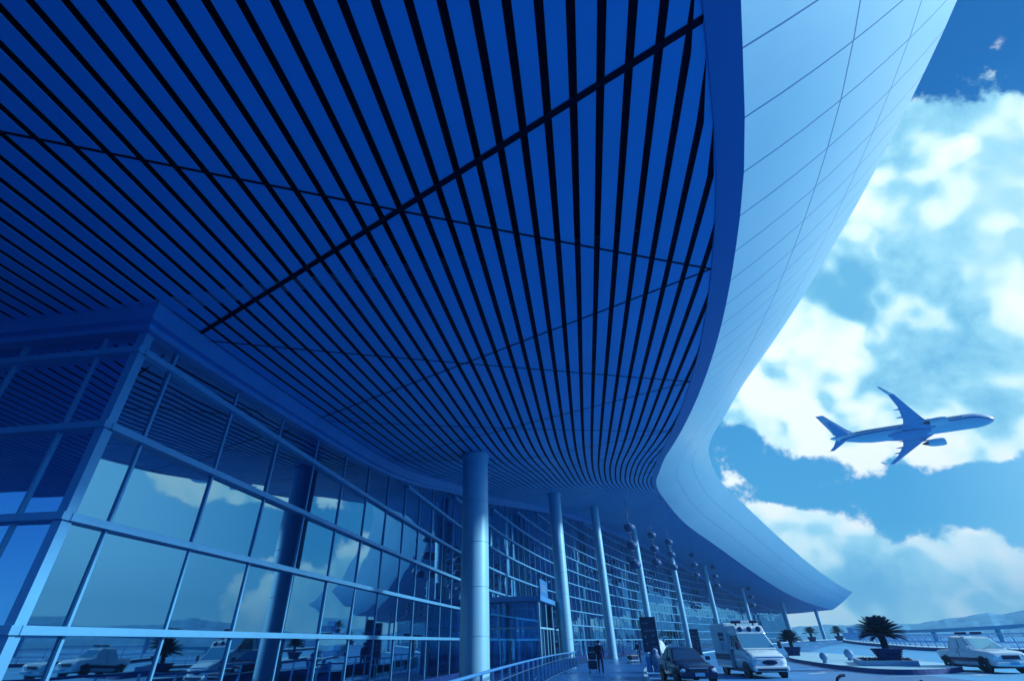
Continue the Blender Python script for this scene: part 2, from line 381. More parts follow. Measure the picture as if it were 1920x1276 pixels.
# ---- roof skin and end cap
rf = MB(); RN = 8
def roofp(s, f):
    t0 = tout(s)+wout(s); t = t0+(-34-t0)*f; x, y = fac(s, t); z = zs(s, tout(s))+hout(s)+.25*math.sin(min(f*8, 1)*math.pi/2)+3.2*math.sin(f*math.pi*.6); return (x, y, z)
for s0, s1 in zip(stat, stat[1:]):
    for i in range(RN):
        rf.quad(roofp(s0, i/RN), roofp(s1, i/RN), roofp(s1, (i+1)/RN), roofp(s0, (i+1)/RN), True)
part(rf, 'roof', M_fascia)
for se in (S_END, -12.):
    cp = MB(); lo = [P3(se, t) for t in np.linspace(-34, tout(se), 10)]; hi = [hullp(se, f) for f in np.linspace(.001, 1, 8)]+[roofp(se, f) for f in np.linspace(.02, .97, 10)]
    cp.poly(lo+hi); part(cp, 'roof_end', M_trim)

# ---- facade fascia, plinth
fs = MB(); sw = [s for s in stat if -.001 <= s <= S_WALL]
for s0, s1 in zip(sw, sw[1:]):
    def q(s, t, z): x, y = fac(s, t); return (x, y, z)
    a0, a1 = zin(s0), zin(s1)
    fs.quad(q(s0, .36, a0+.03), q(s1, .36, a1+.03), q(s1, .36, a1-.36), q(s0, .36, a0-.36))
    fs.quad(q(s0, .36, a0-.36), q(s1, .36, a1-.36), q(s1, .22, a1-.38), q(s0, .22, a0-.38))
    fs.quad(q(s0, .22, a0-.38), q(s1, .22, a1-.38), q(s1, .22, a1-.5), q(s0, .22, a0-.5))
    fs.quad(q(s0, .22, a0-.5), q(s1, .22, a1-.5), q(s1, -.02, a1-.5), q(s0, -.02, a0-.5))
# left wall line: away from the corner
C0 = Vector((*fac(0), 0)); LD = Vector((-.991, .134, 0)); LN = Vector((-.134, -.991, 0))
def lw(d, o, z): p = C0+LD*d+LN*o; return (p.x, p.y, z)
LWL = 20.
zc = zin(0)
e1, e2 = -.30, -.18     # mitre of the two fascias at the corner
for (o0, z0, o1, z1) in ((.36, zc+.03, .36, zc-.36), (.36, zc-.36, .22, zc-.38), (.22, zc-.38, .22, zc-.5), (.22, zc-.5, -.02, zc-.5)):
    c0 = fac(0, o0); c1 = fac(0, o1)
    p0 = Vector((c0[0], c0[1], 0))+LN*o0; p1 = Vector((c1[0], c1[1], 0))+LN*o1
    pa, pb = (p0.x, p0.y, z0), (p1.x, p1.y, z1)
    fs.quad(pa, pb, lw(LWL, o1, z1), lw(LWL, o0, z0))
    fs.quad(pa, (c0[0], c0[1], z0), (c1[0], c1[1], z1), pb)
part(fs, 'wall_fascia', M_fascia)
pl = MB()
for s0, s1 in zip(sw, sw[1:]):
    def q(s, t, z): x, y = fac(s, t); return (x, y, z)
    b = 0.32
    pl.quad(q(s0, .08, -.3), q(s1, .08, -.3), q(s1, .08, b), q(s0, .08, b)); pl.quad(q(s0, .08, b), q(s1, .08, b), q(s1, -.05, b), q(s0, -.05, b))
pl.quad(lw(-.08, .08, -.3), lw(LWL, .08, -.3), lw(LWL, .08, .32), lw(-.08, .08, .32)); pl.quad(lw(-.08, .08, .32), lw(LWL, .08, .32), lw(LWL, -.05, .32), lw(-.08, -.05, .32))
part(pl, 'plinth', M_pot)
# end wall of the building
ew = MB(); a = fac(S_WALL, .2); b = fac(S_WALL, -26); ew.quad((*a, -.2), (*b, -.2), (*b, zin(S_WALL)), (*a, zin(S_WALL))); part(ew, 'end_wall', M_frame)

# ---- curtain wall: corner post, transoms, mullions, panes
cw = MB(); cw.box((C0.x+.0, C0.y-.0, (zc-.5+.3)/2), (.17, .17, zc-.8), Matrix.Rotation(R(-9), 3, 'Z'))
CW = part(cw, 'curtain_wall', M_frame)
TZ = [.32]+[1.89+1.503*k for k in range(12)]
smull = [0, .78]
while smull[-1] < S_WALL-1: smull.append(smull[-1]+2.02)
dmull = [0, .85]+[.85+1.8*k for k in range(1, 9)]
for z in TZ[1:]:
    tm = MB()
    for s0, s1 in zip(smull, smull[1:]):
        if z+.06 > min(zin(s0), zin(s1))-.5: continue
        a, b = fac(s0, .05), fac(s1, .05); tm.beam((*a, z), (*b, z), .20, .115)
    if z < zc-.55:
        tm.beam(lw(-.13, .05, z), lw(dmull[-1], .05, z), .20, .115)
    if tm.v: part(tm, 'transom', M_frame, CW)
nm = 0; far_m = MB()
for s in smull[1:]:
    x, y = fac(s, .015); T, N = frame(s); Mx = Matrix((T, N, Vector((0, 0, 1)))).transposed()
    h = zin(s)-.5-.3; mb = MB() if nm < 88 else far_m
    mb.box((x, y, .3+h/2), (.048, .05, h), Mx); nm += 1
    if nm <= 88: part(mb, 'mullion', M_frame, CW)
if far_m.v: tag(part(far_m, 'far_mullions', M_frame, CW), kind='stuff')
for d in dmull[1:]:
    mb = MB(); p = lw(d, .015, 0); mb.box((p[0], p[1], (zc-.5+.3)/2), (.05, .05, zc-.8), Matrix((LD, LN, Vector((0, 0, 1)))).transposed()); part(mb, 'mullion', M_frame, CW)
npane = 0; far_p = MB()
rnd = random.Random(3)
def pane(a, b, z0, z1a, z1b, nrm):
    global npane
    t1, t2 = rnd.gauss(0, .006), rnd.gauss(0, .006)
    P_ = [Vector((*a, z0))+nrm*(t1+t2), Vector((*b, z0))+nrm*(t1-t2), Vector((*b, z1b))-nrm*(t1+t2), Vector((*a, z1a))-nrm*(t1-t2)]
    npane += 1
    if npane <= 98:
        m1 = MB(); m1.poly(P_); part(m1, 'glass_pane', M_glass, CW)
    else: far_p.poly(P_)
order = []
for i, (s0, s1) in enumerate(zip(smull, smull[1:])):
    ta, tb = zin(s0)-.46, zin(s1)-.46
    for z0, z1 in zip(TZ, TZ[1:]+[99]):
        if z0 >= max(ta, tb)-.02: break
        order.append((s0, 'f', s0, s1, z0, min(z1, ta), min(z1, tb)))
for d0, d1 in zip(dmull, dmull[1:]):
    for z0, z1 in zip(TZ, TZ[1:]+[99]):
        if z0 >= zc-.5: break
        order.append((d0*2.2, 'l', d0, d1, z0, min(z1, zc-.46), min(z1, zc-.46)))
order.sort(key=lambda q: q[0])
for _, kd, u0, u1, z0, za, zb in order:
    if kd == 'f':
        if za-z0 < .03 or zb-z0 < .03: za = max(za, z0+.01); zb = max(zb, z0+.01)
        T, N = frame((u0+u1)/2); pane(fac(u0), fac(u1), z0, za, zb, N)
    else: pane(lw(u0, 0, 0)[:2], lw(u1, 0, 0)[:2], z0, za, zb, LN)
tag(part(far_p, 'far_glass_panes', M_glass, CW), kind='stuff')
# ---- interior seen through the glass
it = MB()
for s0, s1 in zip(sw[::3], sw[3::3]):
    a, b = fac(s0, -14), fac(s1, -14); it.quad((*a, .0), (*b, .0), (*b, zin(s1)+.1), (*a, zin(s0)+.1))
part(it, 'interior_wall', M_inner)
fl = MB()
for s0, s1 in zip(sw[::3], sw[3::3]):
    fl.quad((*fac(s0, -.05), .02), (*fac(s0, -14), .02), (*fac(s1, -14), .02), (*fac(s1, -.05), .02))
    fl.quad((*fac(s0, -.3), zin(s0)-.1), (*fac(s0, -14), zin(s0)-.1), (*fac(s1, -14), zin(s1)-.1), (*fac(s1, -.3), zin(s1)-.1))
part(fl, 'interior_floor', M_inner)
for s in [14, 25, 34, 38, 50, 54, 66, 70, 84, 98, 112]:
    mb = MB(); x, y = fac(s, -2.4); mb.lathe([(.34, 0), (.34, zin(s)-.1)], 16, (x, y, .02)); part(mb, 'interior_column', M_innercol)

# ---- colonnade
cols = [(-.72, 19.4), (5.4, 42.5), (13.3, 64.4), (24.2, 86.6), (37., 107.4), (51.2, 126.9), (68.2, 147.), None, None]
def near_s(x, y):
    best = min(np.arange(0, S_END, .25), key=lambda s: (fac(s)[0]-x)**2+(fac(s)[1]-y)**2); return float(best)
for i in range(9):
    if cols[i]: x, y = cols[i]
    elif i == 7: x, y = fac(189, 6.0)
    else: x, y = fac(211, 8.6)
    s = near_s(x, y); t = math.hypot(x-fac(s)[0], y-fac(s)[1]); zt = zs(s, t)+.05; z0 = 0. if i < 4 else gz(x, y)
    r = .52; prof = [(r+.03, z0), (r+.03, z0+.12), (r, z0+.125)]
    z = z0+.35
    while z < zt-.3:
        prof += [(r, z-.012), (r-.018, z-.008), (r-.018, z+.008), (r, z+.012)]; z += 1.51
    prof += [(r, zt-.34), (r+.05, zt-.33), (r+.05, zt-.16), (r-.02, zt-.15), (r-.02, zt)]
    mb = MB(); mb.lathe(prof, 40, (x, y, 0))
    part(mb, 'column', M_col)

# ================================================================== the ground
def ground_mat(name, col, var, joint=None, rough=.7, rv=.12, streak=0.):
    m_ = bpy.data.materials.new(name); m_.use_nodes = True; t = m_.node_tree; t.nodes.clear(); q = NT(t)
    b = q.n('ShaderNodeBsdfPrincipled'); o = q.n('ShaderNodeOutputMaterial'); q.l(b.outputs[0], o.inputs[0])
    c = q.n('ShaderNodeTexCoord'); P_ = c.outputs['Object']
    n1 = q.noise(P_, .12, 6., .6); n2 = q.noise(P_, 14., 4., .7)
    f = q.math('ADD', q.math('MULTIPLY', q.smooth(n1, .3, .7), .65), q.math('MULTIPLY', n2, .35))
    cc = q.mix(f, tuple(x*(1-var) for x in col), tuple(min(1, x*(1+var)) for x in col))
    if joint:
        br = q.n('ShaderNodeTexBrick'); br.offset = .0; q.l(P_, br.inputs['Vector']); br.inputs['Scale'].default_value = 1.
        br.inputs['Brick Width'].default_value = joint; br.inputs['Row Height'].default_value = joint; br.inputs['Mortar Size'].default_value = .008
        br.inputs['Color1'].default_value = (1, 1, 1, 1); br.inputs['Color2'].default_value = (.86, .88, .9, 1); br.inputs['Mortar'].default_value = (.45, .5, .6, 1)
        cc = q.mix(1., cc, br.outputs[0], 'MULTIPLY')
    q.l(cc, b.inputs['Base Color'])
    q.l(q.smooth(n1, .3, .7, rough-rv, rough+rv), b.inputs['Roughness'])
    bp = q.n('ShaderNodeBump'); bp.inputs['Strength'].default_value = .12; bp.inputs['Distance'].default_value = .01; q.l(n2, bp.inputs['Height']); q.l(bp.outputs[0], b.inputs['Normal'])
    return m_
M_road = ground_mat('asphalt', (.075, .42, .74), .20)
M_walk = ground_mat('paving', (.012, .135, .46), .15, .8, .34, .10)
M_earth = ground_mat('earth', (.05, .22, .45), .3)
M_isl = ground_mat('pale_concrete', (.36, .66, .80), .12)
M_mark = mat('road_paint', (.55, .75, .86), .6, 0., .25, 9.)
M_hill = mat('hill_woods', (.14, .42, .64), .95, 0., .18, .03, spec=.05)  # distance haze partly put into this pale colour
def struct(mb, name, m_, **k): return tag(mb.build(name, m_, **k), kind='structure')

gd = MB(); NR = [0, 6, 12, 20, 30, 45, 60, 80, 95, 110, 125, 140, 155, 170, 185, 200, 230, 300, 450, 800, 1600, 4000]; NA = 72; rings = []
for r in NR[1:]: rings.append([(r*math.sin(2*math.pi*j/NA), r*math.cos(2*math.pi*j/NA), gz(0, r)-.06) for j in range(NA)])
gd.rings(list(reversed(rings)), True, False, True); gd.poly(list(rings[0])); struct(gd, 'ground', M_earth)
rd = MB(); SS = list(np.arange(-66, 246, 6.)); TT = [25, 34, 46, 60, 78, 96]
def rp(s, t, dz=0.): x, y = fac(s, t); return (x, y, gz(x, y)+dz)
for s0, s1 in zip(SS, SS[1:]):
    for t0, t1 in zip(TT, TT[1:]): rd.quad(rp(s0, t0), rp(s0, t1), rp(s1, t1), rp(s1, t0), True)
struct(rd, 'road', M_road)
M_lane = ground_mat('shaded_asphalt', (.030, .235, .54), .3, None, .62, .12)  # shade over the near road put into a darker asphalt colour
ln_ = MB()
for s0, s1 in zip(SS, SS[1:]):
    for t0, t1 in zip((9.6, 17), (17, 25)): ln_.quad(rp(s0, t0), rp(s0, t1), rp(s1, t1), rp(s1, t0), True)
struct(ln_, 'shaded_near_road', M_lane)
wk = MB(); KT = 10.0
def wz(x, y): return max(0., gz(x, y)+.13)
def wp(s, t): x, y = fac(s, t); return (x, y, wz(x, y))
for s0, s1 in zip(SS, SS[1:]):
    wk.quad(wp(s0, 4), wp(s0, KT), wp(s1, KT), wp(s1, 4))
struct(wk, 'pavement', M_walk)
M_dimpave = ground_mat('bounce_cut_paving', (.004, .040, .19), .2, .6, .30, .08)  # dark tone added to cut bounce light on the soffit overhead
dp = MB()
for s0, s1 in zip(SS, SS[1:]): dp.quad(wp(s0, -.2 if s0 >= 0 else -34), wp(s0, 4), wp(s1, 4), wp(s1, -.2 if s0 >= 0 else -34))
struct(dp, 'forecourt', M_dimpave)
kb = MB()
for s0, s1 in zip(SS, SS[1:]):
    n = 3
    for i in range(n):
        a, b = s0+(s1-s0)*i/n, s0+(s1-s0)*(i+1)/n
        p, q_ = wp(a, KT), wp(b, KT); p2, q2 = wp(a, KT+.22), wp(b, KT+.22)
        z = .004
        kb.quad((p[0], p[1], p[2]+z), (p2[0], p2[1], p2[2]+z), (q2[0], q2[1], q2[2]+z), (q_[0], q_[1], q_[2]+z))
        kb.quad((p2[0], p2[1], p2[2]+z), (p2[0], p2[1], p2[2]-.3), (q2[0], q2[1], q2[2]-.3), (q2[0], q2[1], q2[2]+z))
struct(kb, 'kerb', M_isl)
# traffic island
def smooth_loop(P, n=6):
    out = []; N_ = len(P)
    for i in range(N_):
        p0, p1, p2, p3 = [Vector((*P[(i+k) % N_], 0)) for k in (-1, 0, 1, 2)]
        for j in range(n):
            t = j/n; out.append(.5*((2*p1)+(-p0+p2)*t+(2*p0-5*p1+4*p2-p3)*t*t+(-p0+3*p1-3*p2+p3)*t**3))
    return [(p.x, p.y) for p in out]
ISL = smooth_loop([(22.3, 33.3), (23.6, 32.3), (26.4, 33.3), (29.4, 36.6), (32.8, 45), (37, 57), (40.6, 70), (41.4, 75), (39.3, 75.5), (34.6, 66.5), (28.6, 55.4), (24.6, 44), (22.7, 37)])
il = MB(); zt = .13; il.poly([(x, y, zt) for x, y in ISL]); struct(il, 'traffic_island', M_isl)
ik = MB(); nI = len(ISL)
cx_, cy_ = np.mean([p[0] for p in ISL]), np.mean([p[1] for p in ISL])
for i in range(nI):
    a, b = ISL[i], ISL[(i+1) % nI]
    ik.quad((*a, zt), (*b, zt), (*b, -.2), (*a, -.2))
struct(ik, 'island_kerb', M_kerb)
# road markings
mk = MB()
def stripe(pts, w):
    for a, b in zip(pts, pts[1:]):
        a, b = Vector((*a, gz(*a)+.005)), Vector((*b, gz(*b)+.005)); d = (b-a); n = Vector((-d.y, d.x, 0)).normalized()*w/2
        mk.quad(a-n, a+n, b+n, b-n)
for t in (17.2,):
    for s in np.arange(-10, 200, 9.):
        if 20 < s < 44: continue
        stripe([fac(s, t), fac(s+3, t)], .16)
stripe([(20.6, 30.8), (24.3, 32.0-.3), (27.5, 30.1), (31, 27)], .14)
mk.quad((26.6, 33.6, gz(26, 33)+.006), (27.9, 34.3, gz(26, 33)+.006), (27.2, 31.7, gz(26, 33)+.006), (25.8, 31.0, gz(26, 33)+.006))
stripe([(20.3, 36.3), (21.9, 37.4)], .35); stripe([(18.6, 34.5), (20.2, 35.4)], .3)
for (x, y) in [(70, 126), (76, 131), (82, 137), (64, 112), (88, 141)]: stripe([(x, y), (x+1.8, y+4.2)], .35)
for s in np.arange(60, 190, 8.): stripe([fac(s, 33), fac(s+3.2, 33)], .2)
struct(mk, 'road_markings', M_mark)
# hills: a wooded ridge round the airfield
hm = MB(); az_t = [(-180, .010), (-60, .012), (0, .010), (25, .0125), (29, .017), (33, .0172), (36.7, .0165), (38.8, .0188), (40.3, .0232), (42, .0262), (42.9, .0236), (44.2, .029), (48, .036), (56, .03), (70, .022), (100, .016), (180, .010)]
rh = random.Random(5); ph = [(rh.uniform(0, 6), rh.uniform(20, 160), rh.uniform(.3, 1)) for _ in range(14)]
grid = []; NAZ = 900
for i in range(NAZ):
    a = -180+360*i/NAZ; el = np.interp(a, [q[0] for q in az_t], [q[1] for q in az_t]); row = []
    rug = sum(w*math.sin(math.radians(a)*f+p) for p, f, w in ph)/9
    for k, rr in enumerate((560, 620, 680, 740, 800, 900)):
        hfac = (0, .40, .72, .92, 1.0, .8)[k]; z = 1.1+(el*rr+.4)*hfac*(1+.10*rug*(k > 0)) + (rh.uniform(-.5, .5) if k else 0)
        row.append((rr*math.sin(R(a)), rr*math.cos(R(a)), z))
    grid.append(row)
for i in range(NAZ):
    for k in range(5): hm.quad(grid[i][k], grid[i][k+1], grid[(i+1) % NAZ][k+1], grid[(i+1) % NAZ][k], True)
struct(hm, 'hills', M_hill)

# ================================================================== entrance porch
def loc_of(o): return (-o.location.x, -o.location.y, -o.location.z)
PA, PB, PD, PH = 30.8, 38.4, 3.5, 4.05
T0, N0 = frame((PA+PB)/2)
pc = fac(PA, .25); PORCH = tag(empty('entrance_porch', (pc[0], pc[1], 0), math.atan2(T0.y, T0.x)), 'glazed entrance porch with sliding doors projecting from the curtain wall behind the second column', 'porch')
# local: +x along the facade away from the camera, -y outwards
L_, W_ = PB-PA, PD
f = MB()
for x in (0, L_*.33, L_*.67, L_):
    for y in (0, -W_): f.box((x, y, PH/2), (.13, .13, PH))
for z in (2.5, ): f.beam((.07, -W_, z), (L_-.07, -W_, z), .09, .10); f.beam((0, -.07, z), (0, -W_+.07, z), .09, .09)
f.build('frame', M_col, PORCH)
r_ = MB(); r_.box((L_/2, -W_/2, PH+.17), (L_+.5, W_+.5, .32)); r_.build('roof', M_fascia, PORCH, bevel=.02)
for x0, x1 in ((0, L_*.33), (L_*.33, L_*.67), (L_*.67, L_)):
    p = MB(); p.box(((x0+x1)/2, -W_, 3.28), (x1-x0-.14, .02, 1.45)); p.build('window', M_clear, PORCH)
for x0 in (0, L_): p = MB(); p.box((x0, -W_/2, 3.28), (.02, W_-.14, 1.42)); p.build('window', M_clear, PORCH); p = MB(); p.box((x0, -W_/2, 1.25), (.02, W_-.14, 2.38)); p.build('window', M_clear, PORCH)
for k in range(6):
    w = (L_-.2)/6; x = .1+w*(k+.5); d = MB(); d.box((x, -W_, 1.24), (w-.12, .03, 2.36)); dd = d.build('door', M_clear, PORCH)
    e = MB()
    for sx_ in (-1, 1): e.box((x+sx_*(w/2-.04), -W_, 1.24), (.05, .07, 2.38))
    e.box((x, -W_, .10), (w-.03, .06, .18)); e.build('door_frame', M_col, dd)
sg = MB(); sg.box((L_*.36, -W_+.1, PH+.95), (2.9, .14, 1.15)); so = sg.build('sign_board', M_trim, PORCH, bevel=.02)
def glyphs(rows, name, parent, m_, M):
    # short brush strokes standing for the small unreadable characters of the board
    mb = MB(); rr = random.Random(len(rows))
    for (x, z, h, n) in rows:
        for c_ in range(n):
            cx = x+c_*h*1.08
            for k in range(3): zz_ = z+h*(.2+.3*k); mb.box(M @ Vector((cx+h*.42, 0, zz_)), (h*.01+.001, .004, .001)) if False else mb.beam(M @ Vector((cx+h*rr.uniform(.05, .2), 0, zz_)), M @ Vector((cx+h*rr.uniform(.7, .85), 0, zz_)), .006, h*.09)
            for k in range(2): xx = cx+h*(.28+.34*k); mb.beam(M @ Vector((xx, 0, z+h*.05)), M @ Vector((xx+h*.06*(k-.5), 0, z+h*.92)), .006, h*.09, (1, 0, 0))
    return mb.build(name, m_, parent)
glyphs([(L_*.36-.95, PH+.68, .56, 3)], 'lettering', so, M_lamp, Matrix.Translation((0, -W_+.02, 0)))

# ================================================================== guard railing along the drop-off walkway
ra = [fac(s, 5.25) for s in np.arange(-2, 37.1, 1.5)]
RAIL = tag(empty('guard_railing', (*ra[0], 0)), 'long steel guard railing with glass infill along the walkway by the near columns', 'railing')
ro = loc_of(RAIL)
hr = MB(); hr.tube([(x, y, 1.06) for x, y in ra], .034, 10); hr.build('handrail', M_fascia, RAIL, offset=ro)
br_ = MB(); br_.tube([(x, y, .12) for x, y in ra], .02, 8); br_.tube([(x, y, .78) for x, y in ra], .016, 8); br_.build('lower_rail', M_steel, RAIL, offset=ro)
for i, (x, y) in enumerate(ra):
    p = MB(); p.box((x, y, .52), (.07, .035, 1.04), Matrix.Rotation(math.atan2(1, .17)-math.pi/2, 3, 'Z')); p.box((x, y, .01), (.14, .14, .02)); p.build('post', M_steel, RAIL, offset=ro, bevel=.006)
for (a, b) in zip(ra, ra[1:]):
    A_, B_ = Vector((*a, 0)), Vector((*b, 0)); d = (B_-A_).normalized()*.09; p = MB()
    p.beam(A_+d+Vector((0, 0, .45)), B_-d+Vector((0, 0, .45)), .012, .56); p.build('glass_panel', M_clear, RAIL, offset=ro)

# ================================================================== hanging lanterns
def make_lantern_string():
    r0 = empty('lantern_string')
    c_ = MB(); c_.tube([(0, 0, -5.2), (0, 0, 1.6)], .02, 6); c_.build('cord', M_dark, r0)
    for k in range(3):
        z = -1.95*k; l = MB(); n = 28; prof = []
        for i in range(13):
            a = math.pi*(i/12)-math.pi/2; prof.append((max(.66*math.cos(a)**.75 if math.cos(a) > 0 else 0, .14), z+.46*math.sin(a)))
        rs = [[(r*(1-.035*(j % 2))*math.cos(2*math.pi*j/n), r*(1-.035*(j % 2))*math.sin(2*math.pi*j/n), zz_) for j in range(n)] for r, zz_ in prof]
        l.rings(rs, True, True, True); lo_ = l.build('lantern', M_red, r0)
        for sgn in (-1, 1):
            cp = MB(); cp.lathe([(.16, z+sgn*.47-.05), (.19, z+sgn*.47), (.13, z+sgn*.47+.06)], 12); cp.build('cap', M_gold, lo_)
    return r0
LAN = [((15.76, 57.89, 12.73), 1.0), ((24.59, 78.23, 15.47), 1.0), ((30.03, 86.96, 15.85), 1.0), ((42.48, 110.09, 17.01), 1.0), ((52.32, 124.45, 16.25), 1.0), ((68.95, 144.38, 13.22), 1.0)]
LANTXT = ['largest string of three round lanterns hanging in front of the fourth column', 'second string of three lanterns, hanging free between the fourth and fifth columns', 'third string of three lanterns, close beside the top of the fifth column',
          'string of three small lanterns between the fifth and sixth columns', 'string of three small lanterns just right of the sixth column top', 'smallest, farthest string of three lanterns by the seventh column']
ls0 = make_lantern_string()
for i, (p, k) in enumerate(LAN):
    o = ls0 if i == 0 else copy_tree(ls0)
    o.location = p; tag(o, LANTXT[i], 'lantern string', 'strings of round lanterns hanging from the soffit')
    s = near_s(p[0], p[1]); zt = zs(s, 8)
    for ch in o.children:
        if ch.name.startswith('cord'):
            me = ch.data.copy(); ch.data = me
            for v in me.vertices:
                if v.co.z > 0: v.co.z = zt-p[2]+.1
        elif i and k != 1.0: pass

# ================================================================== signs and bollards
def totem(loc, rz, w, h, label):
    e = tag(empty('sign_totem', loc, rz), label, 'sign', 'dark information signs on the pavement')
    b = MB(); b.box((0, 0, h/2+.05), (w, .26, h)); b.build('panel', M_black, e, bevel=.015)
    s_ = MB(); s_.box((w/2+.025, 0, h/2+.05), (.05, .30, h+.04)); s_.build('side_trim', M_white, e)
    p = MB(); p.box((0, 0, .025), (w+.2, .5, .05)); p.build('base', M_kerb, e)
    glyphs([(-w*.40, h*.86, w*.10, 4), (-w*.30, h*.70, w*.13, 5), (-w*.34, h*.56, w*.17, 1), (w*.12, h*.60, w*.11, 2), (-w*.30, h*.42, w*.15, 1), (w*.10, h*.47, w*.09, 2), (w*.10, h*.36, w*.09, 3), (w*.08, h*.27, w*.09, 2)], 'lettering', e, M_frame, Matrix.Translation((0, -.134, 0)))
    return e
totem((12.7, 45.8, 0), R(-18), 1.25, 3.3, 'tall dark sign totem with pale writing at the kerb, left of the black car')
totem((26.6, 74.5, .0), R(-20), 1.1, 2.9, 'smaller dark sign totem far behind the black car, left of the ambulance box')
def ball(loc, r, label):
    e = tag(empty('ball_bollard', loc), label, 'bollard', 'stone ball bollards')
    b = MB(); b.lathe([(r*.62, 0), (r*.62, .10), (r*.45, .14)], 20); b.build('base', M_granite, e)
    b = MB(); b.lathe([(max(r*math.cos(a), .002), .12+r+r*math.sin(a)) for a in [math.pi*(i/16)-math.pi/2 for i in range(17)]], 24); b.build('ball', M_granite, e)
ball((24.3, 42.2, .13), .27, 'stone ball bollard at the island tip beside the ambulance bumper')
ball((28.7, 46.2, .13), .33, 'stone ball bollard left of the big potted palm')
e = tag(empty('ball_bollard', (10.2, 36.2, 0)), 'pale urn-shaped stone bollard on the kerb between sign totem and black car', 'bollard', 'stone ball bollards')
b = MB(); b.lathe([(.24, 0), (.26, .12), (.20, .2), (.30, .42), (.33, .62), (.27, .84), (.16, .98), (.19, 1.06), (.16, 1.2), (.02, 1.27)], 24); b.build('body', M_granite, e)
e = tag(empty('post_bollard', (9.75, 36.4, 0)), 'short steel cylinder bollard with a cap in front of the tall sign totem', 'bollard')
b = MB(); b.lathe([(.19, 0), (.19, .75), (.17, .78)], 20); b.build('body', M_fascia, e); b = MB(); b.lathe([(.2, .79), (.2, 1.0), (.15, 1.06)], 20); b.build('cap', M_steel, e)
for i, (x, y) in enumerate([(9.12, 15.62), (10.73, 14.72)]):
    e = tag(empty('kerb_post', (x, y, -.12)), ['dark post with hooked top at the lower frame edge below the island', 'dark straight post top at the lower frame edge below the palm'][i], 'post')
    b = MB(); b.tube([(0, 0, 0), (0, 0, .86)], .035, 10) if i else b.tube([(0, 0, 0), (0, 0, .76), (.05, .0, .86), (.15, 0, .92), (.27, 0, .93)], .035, 10); b.build('shaft', M_dark, e); b = MB(); b.lathe([(.08, 0), (.08, .03)], 14); b.build('foot', M_dark, e)
pb0 = None
for i in range(15):
    x, y = fac(204+i*.0, 12+i*3.1); x += i*.3
    if pb0 is None:
        pb0 = MB(); pb0.lathe([(.09, 0), (.09, 1.15), (.05, 1.25)], 10); pb0 = pb0.build('barrier_post', M_frame); o = pb0
    else: o = pb0.copy(); COL.objects.link(o)
    o.location = (x, y, gz(x, y)); tag(o, 'thin steel barrier post in the far row beside the last columns', 'post', 'row of thin barrier posts at the far end of the road')

# ================================================================== fence, verge and ramp on the right
FL = [(88, 141), (79, 122), (72.5, 105.5), (66, 90), (62, 78), (60.8, 66), (64, 55), (71, 46)]
def resample(P, step):
    P = [Vector((*p, 0)) for p in P]; out = [P[0]]; acc_ = 0.
    dense = []
    for i in range(len(P)-1):
        p0, p1, p2, p3 = P[max(i-1, 0)], P[i], P[i+1], P[min(i+2, len(P)-1)]
        for j in range(40):
            t = j/40; dense.append(.5*((2*p1)+(-p0+p2)*t+(2*p0-5*p1+4*p2-p3)*t*t+(-p0+3*p1-3*p2+p3)*t**3))
    dense.append(P[-1])
    for a, b in zip(dense, dense[1:]):
        acc_ += (b-a).length
        if acc_ >= step: out.append(b); acc_ = 0.
    return out
fp = resample(FL, 2.4)
def perp(P, i):
    d = (P[min(i+1, len(P)-1)]-P[max(i-1, 0)]).normalized(); return Vector((d.y, -d.x, 0))   # to the left of travel = away from the road? fixed below
vg = MB(); vk = MB()
for i in range(len(fp)-1):
    n0, n1 = -perp(fp, i), -perp(fp, i+1); a, b = fp[i]-n0*.7, fp[i+1]-n1*.7; a2, b2 = fp[i]+n0*5, fp[i+1]+n1*5
    za, zb = gz(a.x, a.y), gz(b.x, b.y)
    vg.quad((a.x, a.y, za+.42), (b.x, b.y, zb+.42), (b2.x, b2.y, zb+.42), (a2.x, a2.y, za+.42))
    vk.quad((a.x, a.y, za-.1), (b.x, b.y, zb-.1), (b.x, b.y, zb+.42), (a.x, a.y, za+.42))
struct(vg, 'road_verge', M_isl); struct(vk, 'verge_kerb', M_kerb)
FEN = tag(empty('road_fence', (fp[0].x, fp[0].y, .4)), 'long curved metal fence with leaning posts and thin bars across the road', 'fence'); fo = loc_of(FEN)
top, bot = [], []
for i, p in enumerate(fp):
    z = gz(p.x, p.y)+.42; n = -perp(fp, i); top.append((p.x-n.x*.25, p.y-n.y*.25, z+1.55)); bot.append((p.x, p.y, z+.2))
    b = MB(); b.tube([(p.x+n.x*.25, p.y+n.y*.25, z), (p.x+n.x*.22, p.y+n.y*.22, z+.6), (p.x, p.y, z+1.15), (p.x-n.x*.3, p.y-n.y*.3, z+1.6)], [.07, .065, .055, .05], 8)
    if i < 95: b.build('post', M_fascia, FEN, offset=fo)
b = MB(); b.tube(top, .05, 8); b.build('top_rail', M_frame, FEN, offset=fo)
b = MB(); b.tube(bot, .04, 8); b.build('bottom_rail', M_frame, FEN, offset=fo)
for i in range(len(fp)-1):
    b = MB()
    for k in range(1, 10):
        f_ = k/10; lo_ = Vector(bot[i]).lerp(Vector(bot[i+1]), f_); hi_ = Vector(top[i]).lerp(Vector(top[i+1]), f_); b.beam(lo_, hi_, .03, .03, (1, 0, 0))
    b.build('bar_panel', M_fascia, FEN, offset=fo)
RMP = [(101, 150, 3.1), (99, 126, 3.1), (101, 112, 3.35), (108, 100, 4.0), (120, 88, 4.8), (140, 74, 5.8)]
rw = MB()
